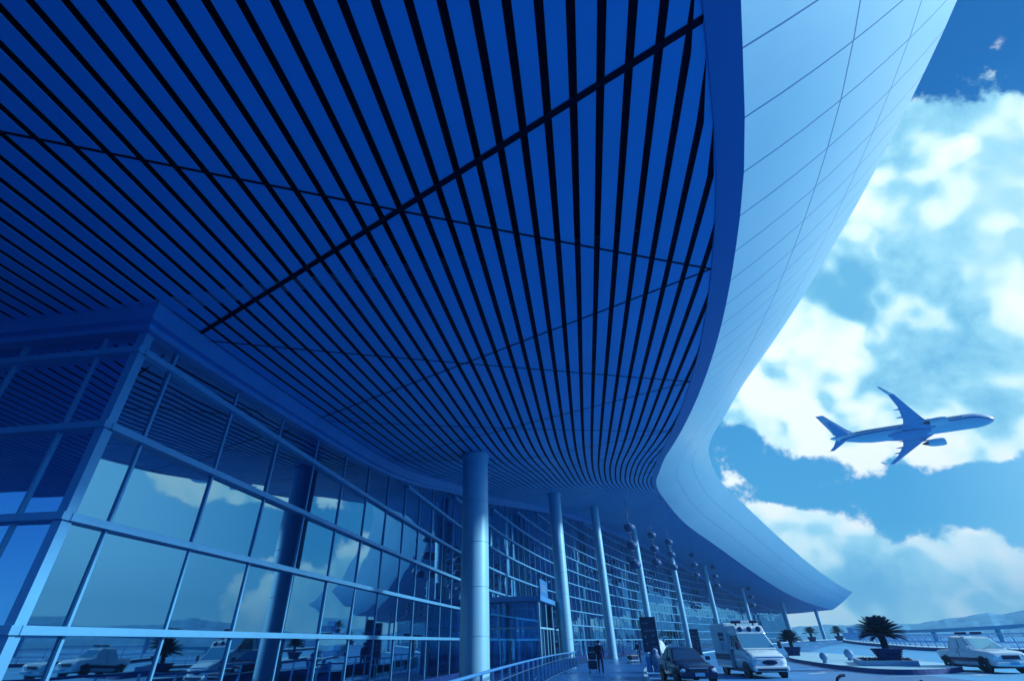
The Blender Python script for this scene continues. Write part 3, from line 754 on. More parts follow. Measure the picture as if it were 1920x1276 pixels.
for a, b in zip(RMP, RMP[1:]):
    a0, b0 = Vector((a[0], a[1], a[2])), Vector((b[0], b[1], b[2])); d = (b0-a0); n = Vector((d.y, -d.x, 0)).normalized()
    if n.dot(a0) > 0: n = -n
    rw.quad(a0, b0, b0-Vector((0, 0, .55)), a0-Vector((0, 0, .55))); rw.quad(a0, b0, b0-n*.4, a0-n*.4)
    q0, q1 = a0-Vector((0, 0, .55)), b0-Vector((0, 0, .55)); rw.quad(q0, q1, q1-n*6, q0-n*6); rw.quad(a0-n*.4, b0-n*.4, q1-n*.4, q0-n*.4)
RAMP = tag(empty('elevated_ramp', (RMP[0][0], RMP[0][1], 0)), 'long rising concrete ramp with pale parapet behind the curved fence', 'ramp')
rw.build('parapet', M_isl, RAMP, offset=loc_of(RAMP))
for (x, y, z) in RMP:
    k = 1+3./math.hypot(x, y); pr = MB(); pr.lathe([(.45, gz(x, y)-.2), (.45, z-.56)], 16, (x*k, y*k, 0)); pr.build('pier', M_isl, RAMP, offset=loc_of(RAMP))
e = tag(empty('gate_booth', (118, 182, gz(118, 182))), 'tiny boxy booth on legs far down the road under the palm gap', 'booth')
b = MB(); b.box((0, 0, 2.6), (3.4, 3, 1.6)); b.build('cabin', M_frame, e)
for x in (-1.3, -.4, .5, 1.3): b = MB(); b.box((x, 0, .9), (.3, 2.4, 1.8)); b.build('leg', M_fascia, e)

# ================================================================== potted sago palms
bed = tag(empty('planting_bed', (26.2, 38.6, .13)), 'low stone planting bed with dark ground plants under the big potted palm', 'planting bed')
BP = [(23.4, 36.8), (26.2, 35.5), (29.6, 40.6), (27.0, 43.2)]
b = MB(); lo_ = [Vector((x-26.2, y-38.6, 0)) for x, y in BP]; cen = sum(lo_, Vector())/4
for i in range(4):
    a_, c_ = lo_[i], lo_[(i+1) % 4]; ai, ci = a_.lerp(cen, .14), c_.lerp(cen, .14); u = Vector((0, 0, .28))
    b.quad(a_, c_, c_+u, a_+u); b.quad(a_+u, c_+u, ci+u, ai+u); b.quad(ai+u, ci+u, ci+Vector((0, 0, .1)), ai+Vector((0, 0, .1)))
b.build('border', M_isl if False else M_granite, bed)
b = MB(); rq = random.Random(2); b.poly([p.lerp(cen, .12)+Vector((0, 0, .2)) for p in lo_])
for k in range(900):
    u, v = rq.random(), rq.random(); p = lo_[0].lerp(lo_[1], u).lerp(lo_[3].lerp(lo_[2], u), v).lerp(cen, .14)+Vector((0, 0, .2)); a = rq.uniform(0, 6.28); h = rq.uniform(.06, .2); w = Vector((math.cos(a), math.sin(a), 0))*.05
    b.poly([p-w, p+w, p+Vector((math.sin(a)*.06, -math.cos(a)*.06, h))])
b.build('ground_plants', M_palmleaf, bed)

def make_pot(name='stone_planter'):
    e = empty(name)
    b = MB(); lev = [(.50, 0), (.56, .12), (.60, .34)]
    def sq(h, z): return [(-h, -h, z), (h, -h, z), (h, h, z), (-h, h, z)]
    b.rings([sq(.58, 0), sq(.60, .30)], True, True, False); b.build('body', M_pot, e, bevel=.015)
    for k in range(4):
        b = MB(); h = .64+.055*k; z = .30+.135*k; b.rings([sq(h, z), sq(h+.04, z+.05), sq(h+.04, z+.09), sq(h-.04, z+.135)], True, True, False); b.build('ledge', M_pot, e, bevel=.01)
    return e
def make_palm(seed, nf=105, L=1.75, trunk=1.0):
    e = empty('sago_palm'); q = random.Random(seed)
    t = MB(); n = 14; rs = []
    for i in range(20):
        z = trunk*i/19; r = (.25+.03*i/19+.03*math.sin(i*2.2))*(1+.25*max(0, .2-i/19)); rs.append([(r*(1+q.uniform(-.1, .1))*math.cos(6.283*j/n), r*(1+q.uniform(-.1, .1))*math.sin(6.283*j/n), z) for j in range(n)])
    t.rings(rs, True, True, False); t.build('trunk', M_bark, e)
    c = MB()
    for k in range(nf):
        a = k*2.39996+q.uniform(-.2, .2); u = (k+.5)/nf; el = math.radians(84-84*u**.9+q.uniform(-6, 6)); ln = L*(1.02-.16*(1-u))*q.uniform(.9, 1.08)
        dr = Vector((math.cos(a), math.sin(a), 0)); pts = []; p = Vector((0, 0, trunk-.04))+dr*.08; e_ = el; N_ = 14
        for i in range(N_+1):
            pts.append(p.copy()); p = p+(dr*math.cos(e_)+Vector((0, 0, 1))*math.sin(e_))*(ln/N_); e_ -= math.radians(1.2+1.6*i/N_)*(1.0 if u > .3 else .8)
        side = dr.cross(Vector((0, 0, 1)))
        for i in range(N_):
            d = (pts[i+1]-pts[i]); up = side.cross(d).normalized()
            w = .016*(1-.6*i/N_); c.quad(pts[i]-side*w, pts[i]+side*w, pts[i+1]+side*w, pts[i+1]-side*w)
            if i < 2: continue
            ll = .36*math.sin(math.pi*(.18+.76*i/N_))**.8
            for sg_ in (-1, 1):
                for h in (0, .25, .5, .75):
                    b0 = pts[i].lerp(pts[i+1], h); tip = b0+side*sg_*ll*q.uniform(.85, 1.05)+d.normalized()*ll*.75+up*ll*.28
                    c.poly([b0, b0+d*.42, tip])
    c.build('crown', M_palmleaf, e); return e
def put(o, loc, rz, sc, label, cat, group):
    o.location = loc; o.rotation_euler = (0, 0, rz); o.scale = (sc,)*3; return tag(o, label, cat, group)
pot0 = make_pot(); palm0 = make_palm(1); palm1 = make_palm(4, 46, 1.5, .75)
put(pot0, (25.6, 37.1, .33), R(-20), .86, 'dark stepped stone planter standing in the bed under the biggest palm', 'planter', 'stepped stone planters')
put(palm0, (25.6, 37.1, .33+.68), 0, .78, 'biggest sago palm with dense dark crown on the island', 'palm', 'potted sago palms')
put(copy_tree(pot0), (32.3, 61.5, .13), R(-25), .95, 'dark stone planter right behind the ambulance bonnet', 'planter', 'stepped stone planters')
put(copy_tree(palm0), (32.3, 61.5, .13+.76), 1.1, .68, 'sago palm just right of the ambulance, in front of the terminal end', 'palm', 'potted sago palms')
for i, (x, y, lab) in enumerate([(86, 152, 'small far palm left of the last canopy column'), (96.5, 157, 'smallest far palm right of the last canopy column')]):
    z = gz(x, y); put(copy_tree(pot0), (x, y, z), R(-30), 1.3, lab.replace('palm', 'planter under the palm').replace('small far', 'far').replace('smallest far', 'farthest'), 'planter', 'stepped stone planters')
    put(copy_tree(palm1) if i else palm1, (x, y, z+1.0), i*1.0, 1.25, lab, 'palm', 'potted sago palms')

# ================================================================== vehicles (local x forward, y left, z up; wheels on z = 0)
def loft(st, nround=5):
    # each station: x, zb, zt, wb, wm, wt  -> closed ring, mirrored
    mb = MB(); rs = []
    for x, zb, zt, wb, wm, wt in st:
        zm = zb+(zt-zb)*.55
        half = [(0, zb), (wb*.9, zb), (wb, zb+.06), (wm, zm), (wm*.995, zm+(zt-zm)*.45), (wt, zt-.03), (wt*.93, zt), (0, zt+.015)]
        ring = [(x, y, z) for y, z in half]+[(x, -y, z) for y, z in reversed(half[1:-1])]
        rs.append(ring)
    mb.rings(rs, True, True, True); return mb
def wheels(root, xs, w, r, tw=.22, rim=M_steel):
    for x in xs:
        for sg_ in (-1, 1):
            b = MB(); b.lathe([(r*.55, -tw/2), (r*.93, -tw/2), (r, -tw/2+.03), (r, tw/2-.03), (r*.93, tw/2), (r*.55, tw/2)], 28, (x, sg_*(w-tw/2+.01), r), True, 'y'); ty = b.build('wheel', M_rubber, root)
            b = MB(); b.lathe([(r*.57, -.02), (r*.6, .015), (r*.5, .03), (r*.18, .0), (r*.12, .04), (.01, .045)] if sg_ > 0 else [(.01, -.045), (r*.12, -.04), (r*.18, .0), (r*.5, -.03), (r*.6, -.015), (r*.57, .02)], 20, (x, sg_*(w+.0-.02), r), True, 'y'); b.build('rim', rim, ty)
            a = MB(); a.lathe([(r*1.2, -.004), (r*1.2, .004)], 28, (x, sg_*(w+.006), r*1.0), False, 'y'); a.build('wheel_arch', M_dark, root)
def panel(root, name, m_, pts, t=.012):
    b = MB(); P_ = [Vector(p) for p in pts]; n = (P_[1]-P_[0]).cross(P_[2]-P_[0]).normalized(); k = len(P_)
    Q = [p+n*t for p in P_]; b.poly(Q); 
    for i in range(k): b.quad(P_[i]-n*t, P_[(i+1) % k]-n*t, Q[(i+1) % k], Q[i])
    return b.build(name, m_, root)
def lamp(root, c, r, name='headlight', sx=1., sz=1., m_=None):
    b = MB(); b.rings([[(c[0]+dx, c[1]+rr*sx*math.cos(t), c[2]+rr*sz*math.sin(t)) for t in [2*math.pi*j/18 for j in range(18)]] for dx, rr in ((-.06, r), (.015, r*.97), (.04, r*.7), (.05, .004))], True, True, True); return b.build(name, m_ or M_lamp, root)
def heading(hx, hy): return math.atan2(hy, hx)

def car(name, label, loc, rz, paint, kind, cat):
    e = tag(empty(name, loc, rz), label, cat)
    if kind == 'pickup':
        st = [(2.52, .42, .78, .70, .80, .76), (2.42, .32, .98, .82, .89, .84), (2.1, .30, 1.06, .86, .92, .86), (1.1, .30, 1.12, .88, .93, .86), (-1.2, .30, 1.10, .88, .93, .88), (-2.35, .34, 1.08, .86, .91, .88), (-2.5, .42, 1.04, .82, .88, .86)]
        cab = [(1.18, 1.10, .84), (.42, 1.70, .66), (-.95, 1.74, .66), (-1.28, 1.10, .82)]; R_, wx, wid = .37, (1.62, -1.55), .93
    elif kind == 'sedan':
        st = [(2.32, .36, .66, .66, .78, .70), (2.22, .24, .76, .80, .88, .80), (1.9, .22, .82, .84, .91, .82), (.95, .20, .93, .86, .92, .82), (-1.5, .20, .95, .86, .92, .82), (-2.2, .26, .93, .82, .88, .80), (-2.32, .36, .86, .76, .84, .78)]
        cab = [(1.0, .92, .80), (.25, 1.42, .60), (-1.0, 1.44, .60), (-1.75, .94, .74)]; R_, wx, wid = .32, (1.45, -1.4), .92
    else:
        st = [(2.25, .36, .8, .66, .8, .74), (2.15, .26, .95, .80, .88, .82), (1.5, .24, 1.05, .84, .90, .84), (-2.1, .24, 1.05, .84, .90, .84), (-2.25, .3, 1.0, .8, .88, .82)]
        cab = [(1.7, 1.04, .82), (.9, 1.8, .68), (-2.0, 1.84, .70), (-2.18, 1.04, .80)]; R_, wx, wid = .33, (1.4, -1.4), .90
    b = loft(st); body = b.build('body', paint, e); sm = body.modifiers.new('sub', 'SUBSURF'); sm.levels = sm.render_levels = 1
    (x0, z0, w0), (x1, z1, w1), (x2, z2, w2), (x3, z3, w3) = cab
    c = MB(); c.rings([[(x0, -w0, z0-.08), (x0, w0, z0-.08), (x3, w3, z3-.08), (x3, -w3, z3-.08)], [(x0, -w0, z0), (x0, w0, z0), (x3, w3, z3), (x3, -w3, z3)], [(x1, -w1, z1), (x1, w1, z1), (x2, w2, z2), (x2, -w2, z2)], [(x1-.2, -w1*.8, z1+.05), (x1-.2, w1*.8, z1+.05), (x2+.15, w2*.8, z2+.05), (x2+.15, -w2*.8, z2+.05)]], True, True, False)
    c.build('cabin', paint, e, bevel=.05)
    def L3(a, b_, f): return tuple(a[i]+(b_[i]-a[i])*f for i in range(3))
    A0, B0, A1, B1 = (x0, -w0, z0), (x0, w0, z0), (x1, -w1, z1), (x1, w1, z1)
    panel(e, 'windscreen', M_carglass if kind == 'sedan' else M_screen, [L3(L3(A0, B0, u), L3(A1, B1, u), v) for u, v in ((.06, .08), (.94, .08), (.94, .92), (.06, .92))])
    for sg_ in (-1, 1):
        P0, P1, P2, P3_ = (x0, sg_*w0, z0), (x3, sg_*w3, z3), (x2, sg_*w2, z2), (x1, sg_*w1, z1)
        for (u0, u1) in ((.10, .50), (.53, .93)):
            q_ = [L3(L3(P0, P1, u), L3(P3_, P2, u), v) for u, v in ((u0, .08), (u1, .08), (u1, .9), (u0, .9))]
            panel(e, 'side_window', M_carglass, q_ if sg_ < 0 else q_[::-1])
        m1 = MB(); m1.box((x0-.12, sg_*(w0+.18), z0+.10), (.12, .22, .17)); m1.build('mirror', M_white if kind == 'pickup' else paint, e, bevel=.03)
        xf = st[0][0]; zl = st[1][2]-.20
        lamp(e, (xf-.07, sg_*(wid-.26), zl), .16, sx=1.25, sz=.62)
        d = MB(); d.box((-.15, sg_*(wid-.005), (z0+.3)*.62), (.012, .02, .62)); d.build('door_gap', M_dark, e)
        hd = MB(); hd.box((-.35, sg_*(wid+.005), z0-.14), (.16, .03, .035)); hd.build('door_handle', M_steel, e)
    panel(e, 'rear_window', M_carglass, [L3(L3((x3, w3, z3), (x3, -w3, z3), u), L3((x2, w2, z2), (x2, -w2, z2), u), v) for u, v in ((.08, .12), (.92, .12), (.92, .9), (.08, .9))])
    g_ = MB(); zf = st[1][2]-.22; g_.box((st[0][0]+.0, 0, zf), (.06, .86, .17)); 
    g_.build('grille', M_dark, e, bevel=.02)
    gb = MB(); gb.tube([(st[0][0]+.04, -.45, zf-.11), (st[0][0]+.04, .45, zf-.11)], .018, 8); gb.tube([(st[0][0]+.04, -.45, zf+.11), (st[0][0]+.04, .45, zf+.11)], .018, 8)
    gb.build('grille_trim', M_steel, e)
    bp = MB(); bp.box((st[0][0]-.04, 0, st[0][1]+.04), (.26, wid*1.86, .20)); bp.build('bumper', paint if kind != 'sedan' else M_black, e, bevel=.05)
    np_ = MB(); np_.box((st[0][0]+.10, 0, st[0][1]+.06), (.02, .44, .14)); np_.build('number_plate', M_frame, e)
    wheels(e, wx, wid, R_)
    sk = MB(); sk.box((0, 0, .34), (st[0][0]*1.75, wid*1.6, .2)); sk.build('underbody', M_dark, e)
    if kind == 'pickup':
        bd = MB(); bd.box((-1.88, 0, 1.085), (1.05, 1.5, .03)); bd.build('load_bed', M_dark, e)
        lb = MB(); lb.box((-.05, .42, 1.93), (.30, .52, .13)); lb.build('light_bar', M_black, e, bevel=.03); lb = MB(); lb.box((-.05, -.42, 1.93), (.30, .52, .13)); lb.build('light_bar', M_black, e, bevel=.03)
        lf = MB(); lf.box((-.05, 0, 1.83), (.12, 1.1, .06)); lf.build('light_bar_mount', M_steel, e)
        wp_ = MB(); wp_.beam((1.24, -.35, 1.15), (1.02, .25, 1.30), .02, .02); wp_.build('wiper', M_dark, e)
        [(lambda b_: (b_.box((0, y, .62), (4.2, .008, .20)), b_.build('side_stripe', M_black, e)))(MB()) for y in (-.936, .936)]
    return e
car('pickup_truck', 'white police style pickup with two dark roof lights driving past the planter', (28.9, 34.1, -.12), heading(-.16, -1), M_white, 'pickup', 'pickup truck')
car('black_car', 'black car with bright headlight driving towards the camera beside the ambulance', (9.75, 29.6, -.12), heading(-.06, -1), M_black, 'sedan', 'car')
car('white_van', 'small pale van parked far off by the bright entrance doors left of the black car', (22.6, 79., -.1), heading(.55, .83), M_white, 'van', 'van')

def ambulance(loc, rz):
    e = tag(empty('ambulance', loc, rz), 'white ambulance with high box body, roof light bar and oval grille in the road', 'ambulance')
    st = [(2.72, .42, .86, .70, .86, .78), (2.62, .32, 1.02, .86, .95, .86), (2.2, .30, 1.18, .90, .98, .88), (1.75, .30, 1.34, .92, .99, .90), (.4, .30, 1.36, .94, 1.0, .94), (-.2, .30, 1.36, .94, 1.0, .94)]
    b = loft(st); bo = b.build('body', M_white, e); sm = bo.modifiers.new('sub', 'SUBSURF'); sm.levels = sm.render_levels = 1
    c = MB(); z0, z1 = 1.30, 2.08
    c.rings([[(1.85, -.92, z0), (1.85, .92, z0), (-.2, .98, z0), (-.2, -.98, z0)], [(1.02, -.80, z1), (1.02, .80, z1), (-.2, .86, z1), (-.2, -.86, z1)]], True, True, False); c.build('cab', M_white, e, bevel=.04)
    f_ = MB(); f_.rings([[(1.10, -.84, 2.04), (1.10, .84, 2.04), (-.3, .96, 2.04), (-.3, -.96, 2.04)], [(.86, -.80, 2.46), (.86, .80, 2.46), (-.3, .94, 2.5), (-.3, -.94, 2.5)]], True, True, False); f_.build('roof_fairing', M_white, e, bevel=.06)
    bx = MB(); bx.box((-1.52, 0, 1.50), (2.66, 2.10, 2.28)); bx.build('box_body', M_white, e, bevel=.06)
    for sg_ in (-1, 1): sb = MB(); sb.box((-1.52, sg_*1.053, .92), (2.6, .012, .30)); sb.build('box_stripe', M_black, e)
    for sg_ in (-1, 1):
        w_ = MB(); w_.box((-1.0, sg_*1.056, 1.95), (.9, .014, .42)); w_.build('box_window', M_carglass, e)
        em = MB(); cx, cz = -1.15, 1.42
        for k in range(3):
            a = R(60*k); em.box((cx, sg_*1.058, cz), (.11, .012, .46), Matrix.Rotation(a, 3, 'Y'))
        em.build('emblem', M_frame, e)
        panel(e, 'side_window', M_carglass, [(1.50, sg_*.945, 1.40), (.25, sg_*.975, 1.40), (.25, sg_*.885, 1.98), (1.0, sg_*.84, 1.98)][::(1 if sg_ < 0 else -1)])
        m1 = MB(); m1.box((1.72, sg_*1.16, 1.50), (.14, .20, .34)); m1.build('mirror', M_dark, e, bevel=.04)
        lamp(e, (2.62, sg_*.74, .86), .15, sx=1.1, sz=.8)
        dg = MB(); dg.box((.2, sg_*1.0, .9), (.012, .02, .8)); dg.build('door_gap', M_dark, e)
    def L3(a, b_, f): return tuple(a[i]+(b_[i]-a[i])*f for i in range(3))
    A0, B0, A1, B1 = (1.85, -.92, z0), (1.85, .92, z0), (1.02, -.80, z1), (1.02, .80, z1)
    panel(e, 'windscreen', M_screen, [L3(L3(A0, B0, u), L3(A1, B1, u), v) for u, v in ((.05, .10), (.95, .10), (.95, .94), (.05, .94))])
    for y in (-.52, 0, .52): lamp(e, (1.02, y, 2.28), .14, 'roof_lamp', m_=M_carglass)
    lb = MB(); lb.box((.45, 0, 2.66), (.34, 1.5, .15)); lo_ = lb.build('light_bar', M_black, e, bevel=.05)
    lc = MB(); lc.box((.455, 0, 2.665), (.36, .5, .14)); lc.build('light_bar_centre', M_white, lo_, bevel=.03)
    for y in (-.5, .5): k_ = MB(); k_.box((.45, y, 2.54), (.12, .06, .12)); k_.build('light_bar_foot', M_dark, e)
    g_ = MB(); g_.rings([[(2.70+dx, .40*k*math.cos(t), .72+.115*k*math.sin(t)) for t in [6.2832*j/28 for j in range(28)]] for dx, k in ((-.1, 1.), (.03, 1.), (.05, .9))], True, True, True); g_.build('grille', M_black, e)
    bp = MB(); bp.box((2.66, 0, .44), (.28, 1.84, .24)); bp.build('bumper', M_white, e, bevel=.06); vl = MB(); vl.box((2.70, 0, .40), (.24, 1.5, .10)); vl.build('lower_intake', M_dark, e)
    hs = MB(); hs.box((2.735, 0, .95), (.02, 1.5, .06)); hs.build('bonnet_gap', M_fascia, e)
    wheels(e, (1.75, -1.75), 1.0, .35); sk = MB(); sk.box((-.2, 0, .36), (4.6, 1.7, .22)); sk.build('underbody', M_dark, e)
ambulance((14.95, 33.5, -.12), heading(-.07, -1))

# ================================================================== people
def person(loc, rz, label, pose, top, legs, hgt=1.72, bag=False):
    e = tag(empty('person', loc, rz), label, 'person'); k = hgt/1.75
    J = {'pel': (0, 0, .95), 'chest': (.0, 0, 1.30), 'neck': (.02, 0, 1.48), 'head': (.035, 0, 1.62), 'top': (.03, 0, 1.73),
         'hl': (0, .1, .90), 'kl': (pose['kl'], .11, .50), 'al': (pose['al'], .11, .09), 'tl': (pose['al']+.17, .12, .04),
         'hr': (0, -.1, .90), 'kr': (pose['kr'], -.11, .50), 'ar': (pose['ar'], -.11, .09), 'tr': (pose['ar']+.17, -.12, .04),
         'sl': (0, .19, 1.42), 'el': (pose.get('exl', -.06), .26, 1.14), 'wl': (pose.get('wxl', .05), .25, pose.get('wz', .90)), 'fl': (pose.get('wxl', .05)+.04, .24, pose.get('wz', .90)-.11),
         'sr': (0, -.19, 1.42), 'er': (pose.get('exr', -.06), -.26, 1.14), 'wr': (pose.get('wxr', .05), -.25, pose.get('wz', .90)), 'fr': (pose.get('wxr', .05)+.04, -.24, pose.get('wz', .90)-.11)}
    rad = {'pel': .15, 'chest': .165, 'neck': .06, 'head': .098, 'top': .07, 'hl': .10, 'hr': .10, 'kl': .07, 'kr': .07, 'al': .05, 'ar': .05, 'tl': .04, 'tr': .04, 'sl': .075, 'sr': .075, 'el': .052, 'er': .052, 'wl': .036, 'wr': .036, 'fl': .034, 'fr': .034}
    names = list(J); idx = {n: i for i, n in enumerate(names)}
    E_ = [('pel', 'chest'), ('chest', 'neck'), ('neck', 'head'), ('head', 'top'), ('pel', 'hl'), ('hl', 'kl'), ('kl', 'al'), ('al', 'tl'), ('pel', 'hr'), ('hr', 'kr'), ('kr', 'ar'), ('ar', 'tr'), ('chest', 'sl'), ('sl', 'el'), ('el', 'wl'), ('wl', 'fl'), ('chest', 'sr'), ('sr', 'er'), ('er', 'wr'), ('wr', 'fr')]
    lean = pose.get('lean', 0.)
    V = []
    for n in names:
        x, y, z = J[n]
        if z > .92: x += lean*(z-.92)
        V.append((x*k, y*k, z*k))
    me = bpy.data.meshes.new('body'); me.from_pydata(V, [(idx[a], idx[b_]) for a, b_ in E_], []); o = bpy.data.objects.new('body', me); COL.objects.link(o); o.parent = e
    sk = o.modifiers.new('skin', 'SKIN'); sk.use_smooth_shade = True; ss_ = o.modifiers.new('sub', 'SUBSURF'); ss_.levels = ss_.render_levels = 2
    for i, n in enumerate(names):
        me.skin_vertices[0].data[i].radius = (rad[n]*k*(1.25 if n in ('chest', 'pel') else 1), rad[n]*k); me.skin_vertices[0].data[i].use_root = (n == 'pel')
    # clothing by height on the body: shoes and trousers, jacket, skin above the collar
    m_ = bpy.data.materials.new('person_cloth'); m_.use_nodes = True; t = m_.node_tree; t.nodes.clear(); q = NT(t); b = q.n('ShaderNodeBsdfPrincipled'); oo = q.n('ShaderNodeOutputMaterial'); q.l(b.outputs[0], oo.inputs[0]); b.inputs['Roughness'].default_value = .85; b.inputs['Specular IOR Level'].default_value = .1
    c = q.n('ShaderNodeTexCoord'); sp = q.n('ShaderNodeSeparateXYZ'); q.l(c.outputs['Object'], sp.inputs[0]); z = sp.outputs[2]
    cc = q.mix(q.math('GREATER_THAN', z, .93*k), legs, top); cc = q.mix(q.math('GREATER_THAN', z, 1.49*k), cc, (.12, .26, .42)); q.l(cc, b.inputs['Base Color']); me.materials.append(m_)
    h = MB(); hx = (.015+lean*.72)*k; h.lathe([(.06*k, 1.585*k), (.112*k, 1.63*k), (.112*k, 1.69*k), (.085*k, 1.745*k), (.02, 1.765*k)], 16, (hx-.012, 0, 0)); h.build('hair', M_coat, e)
    return e
P_walk = dict(kl=.16, al=-.02, kr=.02, ar=-.30, wxl=-.10, wxr=.22, lean=.08)
P_push = dict(kl=.10, al=.02, kr=.0, ar=-.25, exl=.08, exr=.08, wxl=.34, wxr=.34, wz=1.02, lean=.25)
P_stand = dict(kl=.02, al=0, kr=.02, ar=.02, lean=0.)
DK = (.004, .013, .065); NV = (.010, .035, .14); PL = (.22, .42, .62)
person((6.55, 35.7, 0), heading(-.15, -1), 'person in dark coat walking along the railing beside a dark loaded trolley', P_walk, DK, DK, 1.74)
person((13.25, 52.2, 0), heading(-.85, -.45), 'person leaning over a dark low trolley in front of the third column', P_push, NV, DK, 1.70)
person((21.0, 92.0, .02), heading(.5, .8), 'person in dark clothes standing far off between third column and sign totem', P_stand, NV, NV, 1.72)
def trolley(loc, rz, label, stack):
    e = tag(empty('luggage_trolley', loc, rz), label, 'trolley', None)
    f = MB(); f.box((0, 0, .22), (.95, .56, .05)); f.tube([(-.45, -.26, .22), (-.55, -.26, .95), (-.58, 0, 1.0), (-.55, .26, .95), (-.45, .26, .22)], .02, 8); f.build('frame', M_steel, e)
    for x, y in ((.38, .2), (.38, -.2), (-.38, .22), (-.38, -.22)): w = MB(); w.lathe([(.085, -.02), (.09, 0), (.085, .02)], 14, (x, y, .09), True, 'y'); w.build('wheel', M_rubber, e); 
    for x, y in ((.38, .2), (.38, -.2), (-.38, .22), (-.38, -.22)): w = MB(); w.box((x, y, .16), (.04, .05, .1)); w.build('caster', M_steel, e)
    return e
def case(loc, rz, size, label):
    e = tag(empty('suitcase', loc, rz), label, 'suitcase')
    b = MB(); b.box((0, 0, size[2]/2), size); b.build('shell', M_black, e, bevel=.05)
    h = MB(); h.tube([(-.1, 0, size[2]-.01), (-.1, 0, size[2]+.05), (.1, 0, size[2]+.05), (.1, 0, size[2]-.01)], .012, 6); h.build('handle', M_steel, e)
tl = (6.1, 36.0, 0); rzt = heading(-.15, -1)
trolley(tl, rzt, 'luggage trolley stacked with dark cases beside the walking person', 2)
case((6.1, 36.0, .25), rzt, (.78, .56, .42), 'large dark suitcase lying at the bottom of the near trolley')
case((6.1, 36.0, .67+.06), rzt, (.70, .50, .34), 'dark suitcase in the middle of the near trolley stack')
case((6.12, 36.0, 1.07+.07), rzt, (.5, .44, .26), 'small dark case on top of the near trolley stack')
tl2 = (12.45, 51.6, 0); rz2 = heading(-.85, -.45)
trolley(tl2, rz2, 'low trolley with dark bags pushed by the leaning person', 1)
case((12.45, 51.6, .25), rz2, (.85, .58, .36), 'wide dark bag lying on the pushed trolley')

# ================================================================== airliner
Rm = Matrix(((.88011656, .44406262, .16793821), (-.47466868, .82990794, .29315944), (-.00919211, -.33772948, .94119833)))
AIR = tag(empty('airliner'), 'twin engine passenger jet climbing to the right among the clouds', 'airplane')
AIR.matrix_world = Matrix.Translation((122.7782, 132.9743, 53.0898)) @ Rm.to_4x4()
def air_mat():
    m_ = bpy.data.materials.new('airliner_skin'); m_.use_nodes = True; t = m_.node_tree; t.nodes.clear(); q = NT(t)
    b = q.n('ShaderNodeBsdfPrincipled'); o = q.n('ShaderNodeOutputMaterial'); q.l(b.outputs[0], o.inputs[0]); b.inputs['Roughness'].default_value = .3; b.inputs['Coat Weight'].default_value = .5
    c = q.n('ShaderNodeTexCoord'); sp = q.n('ShaderNodeSeparateXYZ'); q.l(c.outputs['Object'], sp.inputs[0]); x, z = sp.outputs[0], sp.outputs[2]
    drop = q.smooth(x, 14.5, 19.2, 0., .75)
    zz_ = q.math('ADD', z, drop)
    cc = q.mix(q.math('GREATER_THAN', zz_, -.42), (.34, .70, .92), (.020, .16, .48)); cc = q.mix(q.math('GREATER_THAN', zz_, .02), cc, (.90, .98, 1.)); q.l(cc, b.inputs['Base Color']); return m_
M_air = air_mat(); M_wing = mat('wing_grey', (.06, .30, .66), .38, .2, .08, .6); M_tail = mat('tail_paint', (.88, .98, 1.), .3, 0., coat=.5); M_nac = mat('nacelle_paint', (.45, .78, .94), .3, 0., coat=.5)
fus = MB(); prof = [(19.75, .05, -.42), (19.55, .42, -.40), (19.1, .82, -.33), (18.3, 1.25, -.22), (17.2, 1.62, -.10), (15.8, 1.85, -.02), (14, 1.9, 0), (8, 1.9, 0), (0, 1.9, 0), (-6, 1.9, 0), (-9, 1.82, .07), (-12, 1.52, .30), (-15, 1.05, .62), (-17, .68, .88), (-18.4, .34, 1.06), (-18.9, .12, 1.12)]
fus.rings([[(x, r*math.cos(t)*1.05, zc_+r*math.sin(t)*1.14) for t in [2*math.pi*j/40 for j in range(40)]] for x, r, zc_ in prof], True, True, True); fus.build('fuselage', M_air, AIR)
bf = MB(); bf.rings([[(x, w*math.cos(t), -1.55+h*math.sin(t)) for t in [2*math.pi*j/24 for j in range(24)]] for x, w, h in ((6.5, .2, .1), (5, 1.5, .55), (2, 1.95, .75), (-2.5, 1.95, .75), (-5, 1.4, .5), (-6.5, .2, .1))], True, True, True); bf.build('belly_fairing', M_wing, AIR)
def wing(st, sy, name, m_, par=AIR, vertical=False, th=.12):
    mb = MB(); rs = []
    for xl, xt, y, z, tc_ in st:
        ch = xl-xt; ring = []
        for u, v in ((0, 0), (.06, .5), (.3, 1.), (.65, .7), (1., .05), (1., -.05), (.65, -.35), (.3, -.55), (.06, -.35)):
            if vertical: ring.append((xl-ch*u, v*tc_*ch*.5, z))
            else: ring.append((xl-ch*u, sy*y, z+v*tc_*ch*.5))
        rs.append(ring if (sy > 0) else ring[::-1])
    mb.rings(rs, True, True, True); return mb.build(name, m_, par)
